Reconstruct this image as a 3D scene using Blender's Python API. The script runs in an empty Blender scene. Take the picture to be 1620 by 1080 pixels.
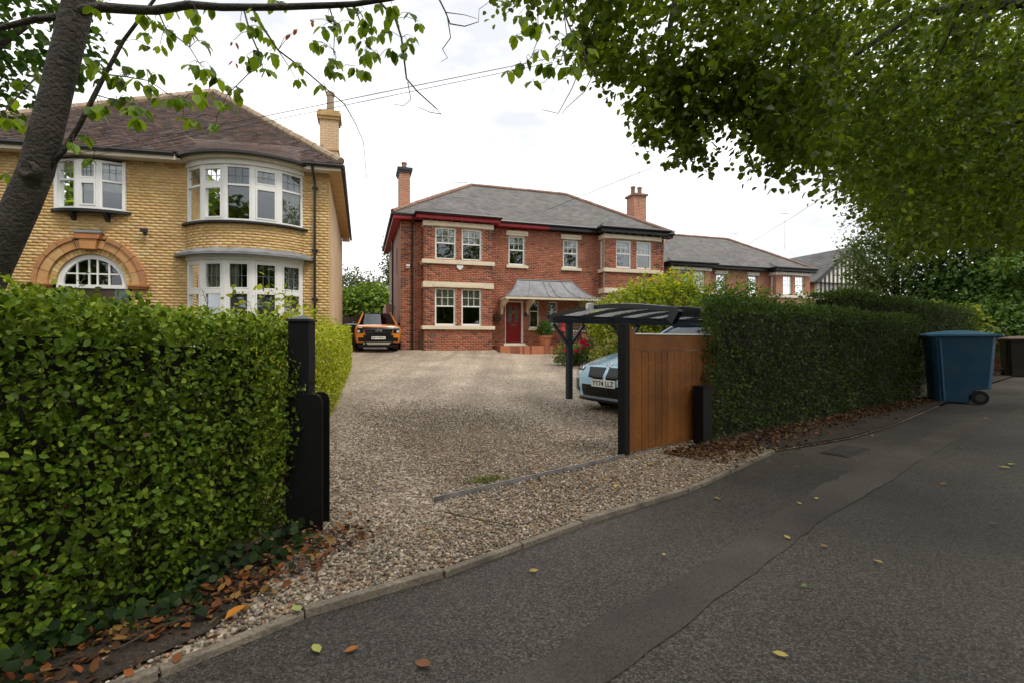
import bpy, math, random
import numpy as np
from mathutils import Vector, Matrix
R = math.radians
random.seed(7)
rng = np.random.default_rng(11)
scene = bpy.context.scene
col = scene.collection

# ------------------------------------------------------------------ camera
CAM_H = 1.1
FPX = 765.0                                    # focal length in pixels of a 1620 px wide frame
cd = bpy.data.cameras.new('camera'); cam = bpy.data.objects.new('camera', cd); col.objects.link(cam)
cam.location = (0, 0, CAM_H); cam.rotation_euler = (R(90), 0, 0)
cd.sensor_width = 36.0; cd.lens = 36.0 * FPX / 1620.0; cd.clip_start = 0.05; cd.clip_end = 1200
scene.camera = cam

# ------------------------------------------------------------------ sky, sun, exposure
SUN_DIR = Vector((0.42, -0.30, 0.86)).normalized()
w = bpy.data.worlds.new('World'); scene.world = w; w.use_nodes = True
nt = w.node_tree; nt.nodes.clear()
out = nt.nodes.new('ShaderNodeOutputWorld'); bg = nt.nodes.new('ShaderNodeBackground')
sky = nt.nodes.new('ShaderNodeTexSky'); sky.sky_type = 'NISHITA'; sky.sun_disc = False
sky.sun_elevation = math.asin(SUN_DIR.z); sky.sun_rotation = math.atan2(SUN_DIR.x, SUN_DIR.y)
tc = nt.nodes.new('ShaderNodeTexCoord'); mp = nt.nodes.new('ShaderNodeMapping'); mp.inputs['Scale'].default_value = (1.6, 1.6, 4.0)
nz = nt.nodes.new('ShaderNodeTexNoise'); nz.inputs['Scale'].default_value = 1.7; nz.inputs['Detail'].default_value = 6; nz.inputs['Roughness'].default_value = .55
cr = nt.nodes.new('ShaderNodeValToRGB')
cr.color_ramp.elements[0].position = .34; cr.color_ramp.elements[0].color = (.48, .495, .52, 1)
cr.color_ramp.elements[1].position = .68; cr.color_ramp.elements[1].color = (1.0, 1.0, 1.0, 1)
mul = nt.nodes.new('ShaderNodeMix'); mul.data_type = 'RGBA'; mul.blend_type = 'MULTIPLY'; mul.inputs[0].default_value = 1
mul.inputs[7].default_value = (12.6, 12.5, 12.4, 1)
mx = nt.nodes.new('ShaderNodeMix'); mx.data_type = 'RGBA'; mx.inputs[0].default_value = .93
nt.links.new(tc.outputs['Generated'], mp.inputs[0]); nt.links.new(mp.outputs[0], nz.inputs['Vector'])
nt.links.new(nz.outputs['Fac'], cr.inputs[0]); nt.links.new(cr.outputs[0], mul.inputs[6])
nt.links.new(sky.outputs[0], mx.inputs[6]); nt.links.new(mul.outputs[2], mx.inputs[7])
nt.links.new(mx.outputs[2], bg.inputs[0]); bg.inputs[1].default_value = .1
nt.links.new(bg.outputs[0], out.inputs[0])
sl = bpy.data.lights.new('sun', 'SUN'); sl.energy = 1.5; sl.angle = R(14); sl.color = (1, .95, .87)
so = bpy.data.objects.new('sun', sl); col.objects.link(so)
so.rotation_euler = SUN_DIR.to_track_quat('Z', 'Y').to_euler(); so.location = (0, 0, 30)
vs = scene.view_settings; vs.view_transform = 'Standard'; vs.look = 'None'; vs.exposure = 0.66; vs.gamma = 1.0; vs.use_curve_mapping = False
scene.cycles.max_bounces = 5; scene.cycles.diffuse_bounces = 3; scene.cycles.glossy_bounces = 3
scene.cycles.transmission_bounces = 4; scene.cycles.transparent_max_bounces = 10
scene.cycles.use_denoising = True

# ------------------------------------------------------------------ helpers
def at(px, py, Y):
    return Vector(((px - 810) / FPX * Y, Y, CAM_H + (540 - py) / FPX * Y))
def at_v(px, py, Y):
    return np.stack([(px - 810) / FPX * Y, Y, CAM_H + (540 - py) / FPX * Y], 1)
def zg(x, y):                                   # height of the terrain
    D = -.2994 * x + .954 * y
    e = -.626 * (x - 1.08) + .78 * (y - 4.6)
    m = min(D, e + 6.5)
    z = .048 * max(0, min(m, 20.5) - 9.3)
    if m > 20.5: z += .20 * min(m - 20.5, .9)
    return z
def tag(o, label=None, cat=None, group=None, kind=None):
    if label: o['label'] = label
    if cat: o['category'] = cat
    if group: o['group'] = group
    if kind: o['kind'] = kind
    return o
def thing(name, label, cat, loc=(0, 0, 0), rz=0, group=None):
    o = bpy.data.objects.new(name, None); col.objects.link(o)
    o.location = loc; o.rotation_euler = (0, 0, rz); o.empty_display_size = .2
    return tag(o, label, cat, group)
def link(name, me, m=None, parent=None, kind=None, smooth=False):
    if m and len(me.materials) == 0: me.materials.append(m)
    if smooth: me.polygons.foreach_set('use_smooth', [True] * len(me.polygons))
    o = bpy.data.objects.new(name, me); col.objects.link(o)
    if parent: o.parent = parent
    if kind: o['kind'] = kind
    return o
def mesh_np(name, V, F, C=None):                # V (n,3); F list of (m,k) index arrays; C (n,3) colours
    me = bpy.data.meshes.new(name)
    V = np.asarray(V, np.float32); F = [np.asarray(f, np.int32) for f in F if len(f)]
    me.vertices.add(len(V)); me.vertices.foreach_set('co', V.ravel())
    loops = np.concatenate([f.ravel() for f in F]); tot = np.concatenate([np.full(len(f), f.shape[1], np.int32) for f in F])
    me.loops.add(len(loops)); me.loops.foreach_set('vertex_index', loops)
    me.polygons.add(len(tot)); me.polygons.foreach_set('loop_start', np.concatenate([[0], np.cumsum(tot)[:-1]]).astype(np.int32))
    me.polygons.foreach_set('loop_total', tot)
    if C is not None:
        a = me.color_attributes.new('Col', 'FLOAT_COLOR', 'POINT')
        a.data.foreach_set('color', np.concatenate([np.asarray(C, np.float32), np.ones((len(V), 1), np.float32)], 1).ravel())
    me.update(calc_edges=True); me.validate()
    return me
class MB:                                       # collects shapes that become ONE mesh
    def __init__(s): s.v = []; s.f = []; s.c = []
    def add(s, vs_, fs, c=None):
        n = len(s.v); s.v += [tuple(p) for p in vs_]; s.f += [tuple(i + n for i in f) for f in fs]
        s.c += [c or (1, 1, 1)] * len(vs_)
    def box(s, x0, x1, y0, y1, z0, z1, c=None, P=None):
        vs_ = [(x, y, z) for z in (z0, z1) for y in (y0, y1) for x in (x0, x1)]
        if P: vs_ = [P(*p) for p in vs_]
        s.add(vs_, [(0, 2, 3, 1), (4, 5, 7, 6), (0, 1, 5, 4), (2, 6, 7, 3), (0, 4, 6, 2), (1, 3, 7, 5)], c)
    def bar(s, a, b, wd, ht, up=(0, 0, 1), c=None):   # rectangular bar from a to b
        a = Vector(a); b = Vector(b); d = (b - a).normalized(); u = Vector(up)
        sd = d.cross(u)
        if sd.length < 1e-4: sd = d.cross(Vector((0, 1, 0)))
        sd.normalize(); u = sd.cross(d).normalized()
        vs_ = [p + sd * (i * wd / 2) + u * (j * ht / 2) for p in (a, b) for j in (-1, 1) for i in (-1, 1)]
        s.add(vs_, [(0, 2, 3, 1), (4, 5, 7, 6), (0, 1, 5, 4), (2, 6, 7, 3), (0, 4, 6, 2), (1, 3, 7, 5)], c)
    def prism(s, poly, y0, y1, c=None, P=None):  # polygon in x,z pulled along y
        n = len(poly); vs_ = [(x, y0, z) for x, z in poly] + [(x, y1, z) for x, z in poly]
        if P: vs_ = [P(*p) for p in vs_]
        s.add(vs_, [tuple(range(n)), tuple(reversed(range(n, 2 * n)))] + [(i, i + n, (i + 1) % n + n, (i + 1) % n) for i in range(n)], c)
    def slab(s, poly, z0, z1, c=None):           # polygon in x,y pulled along z
        n = len(poly); vs_ = [(x, y, z0) for x, y in poly] + [(x, y, z1) for x, y in poly]
        s.add(vs_, [tuple(reversed(range(n))), tuple(range(n, 2 * n))] + [(i, (i + 1) % n, (i + 1) % n + n, i + n) for i in range(n)], c)
    def tube(s, pts, rad, n=8, c=None, caps=True):
        pts = [Vector(p) for p in pts]
        if not hasattr(rad, '__len__'): rad = [rad] * len(pts)
        vs_ = []; nrm = None
        for i, p in enumerate(pts):
            d = (pts[min(i + 1, len(pts) - 1)] - pts[max(i - 1, 0)]).normalized()
            if nrm is None:
                nrm = d.cross(Vector((0, 0, 1)))
                if nrm.length < .05: nrm = d.cross(Vector((0, 1, 0)))
            nrm = (nrm - d * nrm.dot(d)).normalized(); bn = d.cross(nrm)
            for k in range(n):
                a = 2 * math.pi * k / n
                vs_.append(p + (nrm * math.cos(a) + bn * math.sin(a)) * rad[i])
        fs = [(i * n + k, i * n + (k + 1) % n, (i + 1) * n + (k + 1) % n, (i + 1) * n + k) for i in range(len(pts) - 1) for k in range(n)]
        if caps: fs += [tuple(reversed(range(n))), tuple(range((len(pts) - 1) * n, len(pts) * n))]
        s.add(vs_, fs, c)
    def lathe(s, prof, n=20, loc=(0, 0, 0), axis='z', c=None):
        vs_ = []
        for r, h in prof:
            for k in range(n):
                a = 2 * math.pi * k / n; p = (r * math.cos(a), r * math.sin(a), h)
                if axis == 'x': p = (p[2], p[0], p[1])
                if axis == 'y': p = (p[0], p[2], p[1])
                vs_.append((p[0] + loc[0], p[1] + loc[1], p[2] + loc[2]))
        fs = [(i * n + k, i * n + (k + 1) % n, (i + 1) * n + (k + 1) % n, (i + 1) * n + k) for i in range(len(prof) - 1) for k in range(n)]
        fs += [tuple(reversed(range(n))), tuple(range((len(prof) - 1) * n, len(prof) * n))]
        s.add(vs_, fs, c)
    def grid(s, fn, nu, nv, c=None, flip=False):
        vs_ = [fn(i / nu, j / nv) for j in range(nv + 1) for i in range(nu + 1)]
        q = lambda i, j: j * (nu + 1) + i
        fs = [(q(i, j), q(i + 1, j), q(i + 1, j + 1), q(i, j + 1)) for j in range(nv) for i in range(nu)]
        if flip: fs = [tuple(reversed(f)) for f in fs]
        s.add(vs_, fs, c)
    def build(s, name, m, parent=None, kind=None, smooth=False, bevel=0):
        me = bpy.data.meshes.new(name); me.from_pydata(s.v, [], s.f)
        a = me.color_attributes.new('Col', 'FLOAT_COLOR', 'POINT')
        a.data.foreach_set('color', np.array([(*c, 1) for c in s.c], np.float32).ravel())
        me.update()
        o = link(name, me, m, parent, kind, smooth)
        if bevel:
            b = o.modifiers.new('bevel', 'BEVEL'); b.width = bevel; b.segments = 2; b.limit_method = 'ANGLE'
        return o
def boxes(name, m, parent, *bs, **k):
    b = MB()
    for q in bs: b.box(*q)
    return b.build(name, m, parent, **k)
def text_mesh(txt, size, name='lettering'):
    c = bpy.data.curves.new(name, 'FONT'); c.body = txt; c.size = size; c.align_x = 'CENTER'; c.align_y = 'CENTER'; c.extrude = .002; c.offset = .0015
    o = bpy.data.objects.new('tmp_text', c); col.objects.link(o)
    bpy.context.view_layer.update()
    me = bpy.data.meshes.new_from_object(o.evaluated_get(bpy.context.evaluated_depsgraph_get()))
    bpy.data.objects.remove(o); bpy.data.curves.remove(c)
    return me

# ------------------------------------------------------------------ materials
def mat(name, base=(.5, .5, .5), rough=.7, attr=False, var=0.0, vscale=3.0, var2=None, bump=0.0, bscale=40.0, metal=0.0, spec=.5, coat=0.0, dirt=None, bdist=.01):
    m = bpy.data.materials.new(name); m.use_nodes = True; t = m.node_tree; N = t.nodes; L = t.links
    p = N['Principled BSDF']; p.inputs['Roughness'].default_value = rough; p.inputs['Metallic'].default_value = metal
    p.inputs['Specular IOR Level'].default_value = spec; p.inputs['Coat Weight'].default_value = coat; p.inputs['Coat Roughness'].default_value = .04
    c = N.new('ShaderNodeTexCoord'); src = None
    if attr:
        a = N.new('ShaderNodeAttribute'); a.attribute_name = 'Col'; src = a.outputs['Color']
        if base != (1, 1, 1):
            q = N.new('ShaderNodeMix'); q.data_type = 'RGBA'; q.blend_type = 'MULTIPLY'; q.inputs[0].default_value = 1
            L.new(src, q.inputs[6]); q.inputs[7].default_value = (*base, 1); src = q.outputs[2]
    else:
        r = N.new('ShaderNodeRGB'); r.outputs[0].default_value = (*base, 1); src = r.outputs[0]
    def layer(src, scale, lo, hi, colr, detail=5):
        n = N.new('ShaderNodeTexNoise'); n.inputs['Scale'].default_value = scale; n.inputs['Detail'].default_value = detail
        L.new(c.outputs['Object'], n.inputs['Vector'])
        mr = N.new('ShaderNodeMapRange'); mr.inputs[1].default_value = .3; mr.inputs[2].default_value = .7; mr.inputs[3].default_value = lo; mr.inputs[4].default_value = hi
        L.new(n.outputs['Fac'], mr.inputs[0])
        q = N.new('ShaderNodeMix'); q.data_type = 'RGBA'
        L.new(src, q.inputs[6])
        if colr is None:
            q.blend_type = 'MULTIPLY'; q.inputs[0].default_value = 1; L.new(mr.outputs[0], q.inputs[7])
        else:
            q.inputs[7].default_value = (*colr, 1); L.new(mr.outputs[0], q.inputs[0])
        return q.outputs[2]
    if var: src = layer(src, vscale, 1 - var, 1 + var, None)
    if var2: src = layer(src, var2[0], 1 - var2[1], 1 + var2[1], None, 2)
    if dirt: src = layer(src, dirt[0], -dirt[1] * .6, dirt[1], dirt[2])
    L.new(src, p.inputs['Base Color'])
    if bump:
        n = N.new('ShaderNodeTexNoise'); n.inputs['Scale'].default_value = bscale; n.inputs['Detail'].default_value = 4
        L.new(c.outputs['Object'], n.inputs['Vector'])
        b = N.new('ShaderNodeBump'); b.inputs['Strength'].default_value = bump; b.inputs['Distance'].default_value = bdist
        L.new(n.outputs['Fac'], b.inputs['Height']); L.new(b.outputs[0], p.inputs['Normal'])
    return m
def leaf_mat(name, trans=.32, rough=.42, spec=.35, tint=(1.5, 1.45, .7)):
    m = bpy.data.materials.new(name); m.use_nodes = True; t = m.node_tree; N = t.nodes; L = t.links
    p = N['Principled BSDF']; p.inputs['Roughness'].default_value = rough; p.inputs['Specular IOR Level'].default_value = spec
    a = N.new('ShaderNodeAttribute'); a.attribute_name = 'Col'
    L.new(a.outputs['Color'], p.inputs['Base Color'])
    q = N.new('ShaderNodeMix'); q.data_type = 'RGBA'; q.blend_type = 'MULTIPLY'; q.inputs[0].default_value = 1
    L.new(a.outputs['Color'], q.inputs[6]); q.inputs[7].default_value = (*tint, 1)
    tr = N.new('ShaderNodeBsdfTranslucent'); L.new(q.outputs[2], tr.inputs[0])
    ms = N.new('ShaderNodeMixShader'); ms.inputs[0].default_value = trans
    L.new(p.outputs[0], ms.inputs[1]); L.new(tr.outputs[0], ms.inputs[2]); L.new(ms.outputs[0], N['Material Output'].inputs[0])
    return m
def glass_mat(name, tint=(.8, .83, .82), f0=.05):
    m = bpy.data.materials.new(name); m.use_nodes = True; t = m.node_tree; N = t.nodes; L = t.links
    N.remove(N['Principled BSDF'])
    tr = N.new('ShaderNodeBsdfTransparent'); tr.inputs[0].default_value = (*tint, 1)
    gl = N.new('ShaderNodeBsdfGlossy'); gl.inputs['Roughness'].default_value = .015; gl.inputs[0].default_value = (.9, .93, .95, 1)
    fr = N.new('ShaderNodeFresnel'); fr.inputs[0].default_value = 1.52
    ad = N.new('ShaderNodeMath'); ad.operation = 'ADD'; ad.inputs[1].default_value = f0; L.new(fr.outputs[0], ad.inputs[0])
    c = N.new('ShaderNodeTexCoord'); n = N.new('ShaderNodeTexNoise'); n.inputs['Scale'].default_value = 1.6; L.new(c.outputs['Object'], n.inputs['Vector'])
    b = N.new('ShaderNodeBump'); b.inputs['Strength'].default_value = .05; b.inputs['Distance'].default_value = .05; L.new(n.outputs['Fac'], b.inputs['Height']); L.new(b.outputs[0], gl.inputs['Normal'])
    ms = N.new('ShaderNodeMixShader'); L.new(ad.outputs[0], ms.inputs[0]); L.new(tr.outputs[0], ms.inputs[1]); L.new(gl.outputs[0], ms.inputs[2])
    L.new(ms.outputs[0], N['Material Output'].inputs[0])
    return m
def stone_ground(name, cols, scale, bump, rough=.85, big=(.35, .25), tracks=False):
    """pebbles or chippings too small to build: a voronoi cell for each"""
    m = bpy.data.materials.new(name); m.use_nodes = True; t = m.node_tree; N = t.nodes; L = t.links
    p = N['Principled BSDF']; p.inputs['Roughness'].default_value = rough; p.inputs['Specular IOR Level'].default_value = .35
    c = N.new('ShaderNodeTexCoord'); v = N.new('ShaderNodeTexVoronoi'); v.inputs['Scale'].default_value = scale
    L.new(c.outputs['Object'], v.inputs['Vector'])
    s = N.new('ShaderNodeSeparateColor'); L.new(v.outputs['Color'], s.inputs[0])
    r = N.new('ShaderNodeValToRGB'); r.color_ramp.interpolation = 'LINEAR'
    while len(r.color_ramp.elements) < len(cols): r.color_ramp.elements.new(.5)
    for i, (e, cc) in enumerate(zip(r.color_ramp.elements, cols)): e.position = i / (len(cols) - 1); e.color = (*cc, 1)
    L.new(s.outputs[0], r.inputs[0])
    n = N.new('ShaderNodeTexNoise'); n.inputs['Scale'].default_value = big[0]; n.inputs['Detail'].default_value = 7; L.new(c.outputs['Object'], n.inputs['Vector'])
    mr = N.new('ShaderNodeMapRange'); mr.inputs[1].default_value = .3; mr.inputs[2].default_value = .7; mr.inputs[3].default_value = 1 - big[1]; mr.inputs[4].default_value = 1 + big[1]
    L.new(n.outputs['Fac'], mr.inputs[0])
    q = N.new('ShaderNodeMix'); q.data_type = 'RGBA'; q.blend_type = 'MULTIPLY'; q.inputs[0].default_value = 1
    L.new(r.outputs[0], q.inputs[6]); L.new(mr.outputs[0], q.inputs[7]); L.new(q.outputs[2], p.inputs['Base Color'])
    if tracks:                                                       # ground-in wheel tracks, long in the direction of travel
        mp_ = N.new('ShaderNodeMapping'); mp_.inputs['Rotation'].default_value = (0, 0, R(-17.4)); mp_.inputs['Scale'].default_value = (1.1, .13, 1); n2 = N.new('ShaderNodeTexNoise'); n2.inputs['Scale'].default_value = 1.3; n2.inputs['Detail'].default_value = 4
        L.new(c.outputs['Object'], mp_.inputs[0]); L.new(mp_.outputs[0], n2.inputs['Vector']); m2 = N.new('ShaderNodeMapRange'); m2.inputs[1].default_value = .35; m2.inputs[2].default_value = .65; m2.inputs[3].default_value = .80; m2.inputs[4].default_value = 1.16; L.new(n2.outputs['Fac'], m2.inputs[0])
        q2 = N.new('ShaderNodeMix'); q2.data_type = 'RGBA'; q2.blend_type = 'MULTIPLY'; q2.inputs[0].default_value = 1; L.new(q.outputs[2], q2.inputs[6]); L.new(m2.outputs[0], q2.inputs[7]); L.new(q2.outputs[2], p.inputs['Base Color'])
    b = N.new('ShaderNodeBump'); b.inputs['Strength'].default_value = bump; b.inputs['Distance'].default_value = .5 / scale; b.invert = True
    L.new(v.outputs['Distance'], b.inputs['Height']); L.new(b.outputs[0], p.inputs['Normal'])
    return m
MT = {}
MT['brick'] = mat('brick', (1, 1, 1), .85, attr=True, var=.10, vscale=2.0, var2=(60, .16), bump=.35, bscale=120, bdist=.004)
MT['mortar_yellow'] = mat('mortar_yellow', (.50, .345, .165), .95, var=.15)
MT['mortar_red'] = mat('mortar_red', (.42, .34, .25), .95, var=.2, dirt=(1.2, .25, (.10, .08, .07)))
MT['tile'] = mat('roof_tile', (1, 1, 1), .8, attr=True, var=.15, vscale=1.2, var2=(40, .18), dirt=(6, .25, (.16, .16, .11)))
MT['slate'] = mat('slate', (1, 1, 1), .7, attr=True, var=.16, vscale=.9, var2=(25, .12), dirt=(3, .3, (.22, .22, .20)))
MT['ridge'] = mat('ridge_tile', (.33, .24, .16), .9, var=.25, vscale=5, dirt=(9, .5, (.2, .19, .13)))
MT['ridge_red'] = mat('ridge_tile_red', (.24, .13, .09), .9, var=.25, vscale=5, dirt=(9, .5, (.2, .19, .15)))
MT['white'] = mat('white_frame', (.80, .79, .75), .38, var=.04)
MT['cream'] = mat('cream_stone', (.70, .61, .45), .8, var=.08, vscale=2, dirt=(4, .25, (.42, .36, .27)))
MT['cream2'] = mat('pale_stone', (.74, .70, .62), .8, var=.08, vscale=2)
MT['wood_soffit'] = mat('soffit_boards', (.55, .36, .16), .6, var=.15, vscale=4)
MT['fascia_cream'] = mat('cream_fascia', (.66, .58, .46), .6, var=.06)
MT['black_gloss'] = mat('black_paint', (.014, .014, .015), .4, var=.2)
MT['red_fascia'] = mat('red_fascia', (.36, .012, .018), .45, var=.1)
MT['lead'] = mat('lead_sheet', (.20, .205, .215), .62, var=.2, vscale=2.5, dirt=(5, .5, (.29, .295, .30)), metal=.1)
MT['terracotta'] = mat('terracotta_block', (1, 1, 1), .75, attr=True, var=.12, vscale=6, var2=(50, .1))
MT['pot'] = mat('terracotta', (.46, .17, .08), .85, var=.15, vscale=8)
MT['glass'] = glass_mat('window_glass')
MT['car_glass'] = glass_mat('car_glass', (.20, .23, .23), .06)
MT['curtain'] = mat('curtain', (.66, .62, .52), .9, var=.06)
MT['blind'] = mat('blind', (.50, .50, .47), .9, var=.05)
MT['blind_cream'] = mat('cream_blind', (.66, .63, .47), .9, var=.05)
MT['room'] = mat('room', (.10, .09, .08), .9)
MT['door_red'] = mat('red_door', (.22, .008, .014), .3, var=.1, coat=.4)
MT['frost'] = mat('patterned_glass', (.10, .13, .12), .15, var=.6, vscale=25)
MT['bark'] = mat('bark', (.045, .037, .030), .9, var=.4, vscale=9, bump=1.0, bscale=45, bdist=.02, dirt=(5, .5, (.085, .08, .06)))
MT['twig'] = mat('twig', (.055, .04, .028), .85)
MT['core'] = mat('blocking_core', (.016, .013, .008), .95)
MT['leaf'] = leaf_mat('leaf', .5, .5, .22, (1.7, 1.6, .6)); MT['leaf_cherry'] = leaf_mat('cherry_leaf', .5, .45, .25, (1.9, 1.7, .6)); MT['leaf_gloss'] = leaf_mat('hedge_leaf', .30, .52, .18, (1.6, 1.5, .6))
MT['leaf_far'] = leaf_mat('distant_leaf', .30, .6, .2)
MT['litter'] = leaf_mat('fallen_leaf', .12, .7, .2, (1.1, 1, .8))
MT['gate_wood'] = mat('stained_timber', (.185, .066, .012), .55, var=.25, vscale=3, var2=(30, .15), spec=.25)
MT['dark_metal'] = mat('anthracite_metal', (.024, .028, .035), .42, var=.15, metal=.3)
MT['steel'] = mat('galvanised_steel', (.24, .23, .22), .5, var=.3, vscale=12, metal=.6)
MT['kerb'] = mat('concrete_edging', (.20, .165, .125), .95, var=.25, vscale=6, var2=(70, .3), dirt=(5, .5, (.07, .06, .05)), bump=.5, bscale=90)
MT['asphalt'] = stone_ground('asphalt', [(.018, .0152, .0125), (.040, .034, .0285), (.060, .051, .043), (.120, .103, .085)], 145, .9, .62, (.45, .5))
MT['asphalt_patch'] = stone_ground('fine_asphalt', [(.034, .028, .0225), (.054, .045, .037), (.078, .066, .054)], 190, .6, .65, (1.2, .40))
MT['gravel'] = stone_ground('gravel', [(.10, .075, .054), (.215, .168, .12), (.36, .292, .22), (.54, .46, .36), (.29, .21, .145)], 42, 1.0, .85, (.6, .22), tracks=True)
MT['stone'] = mat('pebble', (1, 1, 1), .75, attr=True, var2=(90, .15), spec=.35)
MT['soil'] = mat('soil', (.055, .042, .028), .95, var=.5, vscale=2, dirt=(1.5, .8, (.05, .075, .025)), bump=.8, bscale=30, bdist=.03)
MT['bin_blue'] = mat('blue_plastic', (.014, .085, .172), .45, var=.15, vscale=3, dirt=(4, .45, (.07, .11, .14)))
MT['bin_lid'] = mat('blue_lid', (.05, .185, .315), .5, var=.15, vscale=4, dirt=(5, .45, (.14, .18, .20)))
MT['bin_brown'] = mat('dark_brown_plastic', (.018, .010, .008), .5, var=.2)
MT['bin_brown_lid'] = mat('brown_lid', (.16, .11, .09), .5, var=.2)
MT['rubber'] = mat('rubber', (.012, .012, .012), .75, var=.2)
MT['rim'] = mat('alloy', (.11, .11, .115), .35, metal=.8)
MT['paint_blue'] = mat('light_blue_car_paint', (.42, .66, .82), .22, coat=1.0, spec=.5)
MT['paint_orange'] = mat('orange_car_paint', (.62, .20, .015), .3, coat=1.0)
MT['car_black'] = mat('black_trim', (.006, .006, .007), .3, spec=.35)
MT['silver'] = mat('silver_trim', (.55, .54, .51), .35, metal=.5)
MT['chrome'] = mat('chrome', (.75, .75, .75), .12, metal=1)
MT['plate_white'] = mat('number_plate', (.72, .71, .66), .35)
MT['lamp'] = mat('lamp_lens', (.55, .58, .62), .08, coat=1.0)
MT['emblem_blue'] = mat('emblem_blue', (.02, .10, .32), .3)
MT['tint'] = glass_mat('tinted_roof_sheet', (.70, .71, .72), .02)
_t = MT['tint'].node_tree; _tl = _t.nodes.new('ShaderNodeBsdfTranslucent'); _tl.inputs[0].default_value = (.42, .43, .44, 1); _mx = _t.nodes.new('ShaderNodeMixShader'); _mx.inputs[0].default_value = .45
_o = _t.nodes['Material Output']; _t.links.new(_o.inputs[0].links[0].from_socket, _mx.inputs[1]); _t.links.new(_tl.outputs[0], _mx.inputs[2]); _t.links.new(_mx.outputs[0], _o.inputs[0])
MT['black_plank'] = mat('black_timber', (.0055, .0055, .006), .65, var=.3, vscale=20, spec=.25)
MT['brown_fence'] = mat('fence_boards', (.06, .04, .028), .9, var=.3, vscale=4)
MT['petal'] = leaf_mat('petal', .25, .6, .2, (1.2, .6, .6))
MT['alarm'] = mat('alarm_plastic', (.75, .75, .74), .4)
MT['lantern'] = mat('red_lantern', (.50, .02, .05), .4)
MT['path'] = mat('red_step_tile', (.26, .085, .045), .8, var=.3, vscale=4)
MT['ladder'] = mat('wire', (.02, .02, .02), .6)
def jit(c, a=.15, hue=.05):
    k = 1 + random.uniform(-a, a); return tuple(max(0, x * k * (1 + random.uniform(-hue, hue))) for x in c)

# ------------------------------------------------------------------ leaves
LT = np.array([(0, 0, 0), (.30, .28, .07), (.27, .68, .05), (0, 1, -.06), (-.27, .68, .05), (-.30, .28, .07)], float)   # an ovate leaf, folded on its midrib
LT_ROUND = np.array([(0, 0, 0), (.44, .22, .08), (.38, .70, .05), (0, 1.0, -.08), (-.38, .70, .05), (-.44, .22, .08)], float)
LT_LONG = np.array([(0, 0, 0), (.19, .25, .05), (.22, .62, .04), (0, 1, -.08), (-.22, .62, .04), (-.19, .25, .05)], float)
LF = np.array([(0, 1, 2, 3), (0, 3, 4, 5)])
def norm(a): return a / np.maximum(np.linalg.norm(a, axis=1, keepdims=True), 1e-9)
def leaf_mesh(name, P, axis, nrm, size, C, T=LT):
    axis = norm(axis); nrm = norm(nrm - axis * (nrm * axis).sum(1, keepdims=True)); b = np.cross(axis, nrm)
    sz = size[:, None, None]
    V = P[:, None, :] + sz * (T[None, :, 0:1] * b[:, None, :] + T[None, :, 1:2] * axis[:, None, :] + T[None, :, 2:3] * nrm[:, None, :])
    n = len(P); F = (LF[None] + (np.arange(n) * 6)[:, None, None]).reshape(-1, 4)
    return mesh_np(name, V.reshape(-1, 3), [F], np.repeat(C, 6, 0))
_leafcache = {}
def leaf_objects(P, axis, nrm, size, C, T, m, parent, key):
    """single leaves as objects of their own; meshes shared between leaves of like colour"""
    axis = norm(axis); nrm = norm(nrm - axis * (nrm * axis).sum(1, keepdims=True)); b = np.cross(axis, nrm)
    lum = C.sum(1); q = np.argsort(np.argsort(lum)) * 6 // len(lum)
    for i in range(len(P)):
        k = (key, int(q[i]))
        if k not in _leafcache:
            me = mesh_np('leaf', T, [LF], np.repeat(C[i:i + 1], 6, 0)); me.materials.append(m); _leafcache[k] = me
        o = bpy.data.objects.new('leaf', _leafcache[k]); col.objects.link(o); o.parent = parent
        s = float(size[i]); M4 = Matrix.Identity(4)
        for r in range(3):
            M4[r][0] = b[i, r] * s; M4[r][1] = axis[i, r] * s; M4[r][2] = nrm[i, r] * s; M4[r][3] = P[i, r]
        o.matrix_local = M4
def pick_colors(n, pal, wts=None, j=.18):
    pal = np.array(pal); i = rng.choice(len(pal), n, p=wts)
    return np.clip(pal[i] * (1 + rng.uniform(-j, j, (n, 1))) * (1 + rng.uniform(-.06, .06, (n, 3))), 0, 1)
def wob(P, k=1.0, seed=0):                      # smooth pseudo noise, about -1..1
    x, y, z = P[:, 0] * k, P[:, 1] * k, P[:, 2] * k
    return (np.sin(2.1 * x + 1.3 * y + seed) + np.sin(1.7 * y - 2.3 * z + 2 * seed + 1) + np.sin(2.9 * z + 1.1 * x - seed) + np.sin(4.3 * x - 3.7 * z + 3.1 * y + 5 + seed)) / 4
def rand_dir(n):
    return norm(rng.normal(size=(n, 3)))

# ================================================================== THE GROUND
KERB = [(-4, -.9), (-2.2, .62), (-1.16, 1.588), (-.834, 1.934), (-.327, 2.274), (.417, 2.90), (1.276, 3.536), (1.422, 3.675), (2.60, 4.81)]
EDGE = KERB + [(3.81, 5.45), (4.92, 6.25), (7.26, 8.2), (12, 12.2), (30, 26.5), (60, 50)]
VD = np.array([-.2994, .954])
def resample(pts, step):
    o = []
    for a, b in zip(pts[:-1], pts[1:]):
        a = np.array(a, float); b = np.array(b, float); n = max(1, int(np.linalg.norm(b - a) / step))
        o += [a + (b - a) * i / n for i in range(n)]
    return o + [np.array(pts[-1], float)]
b = MB(); xs = [-260, -120, -60, -30] + list(np.arange(-20, 40.1, 2.5)) + [50, 65, 90, 140, 260]
ys = [-120, -60, -30] + list(np.arange(-20, 60.1, 2.5)) + [70, 90, 130, 200, 400]
n_ = len(xs)
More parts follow.
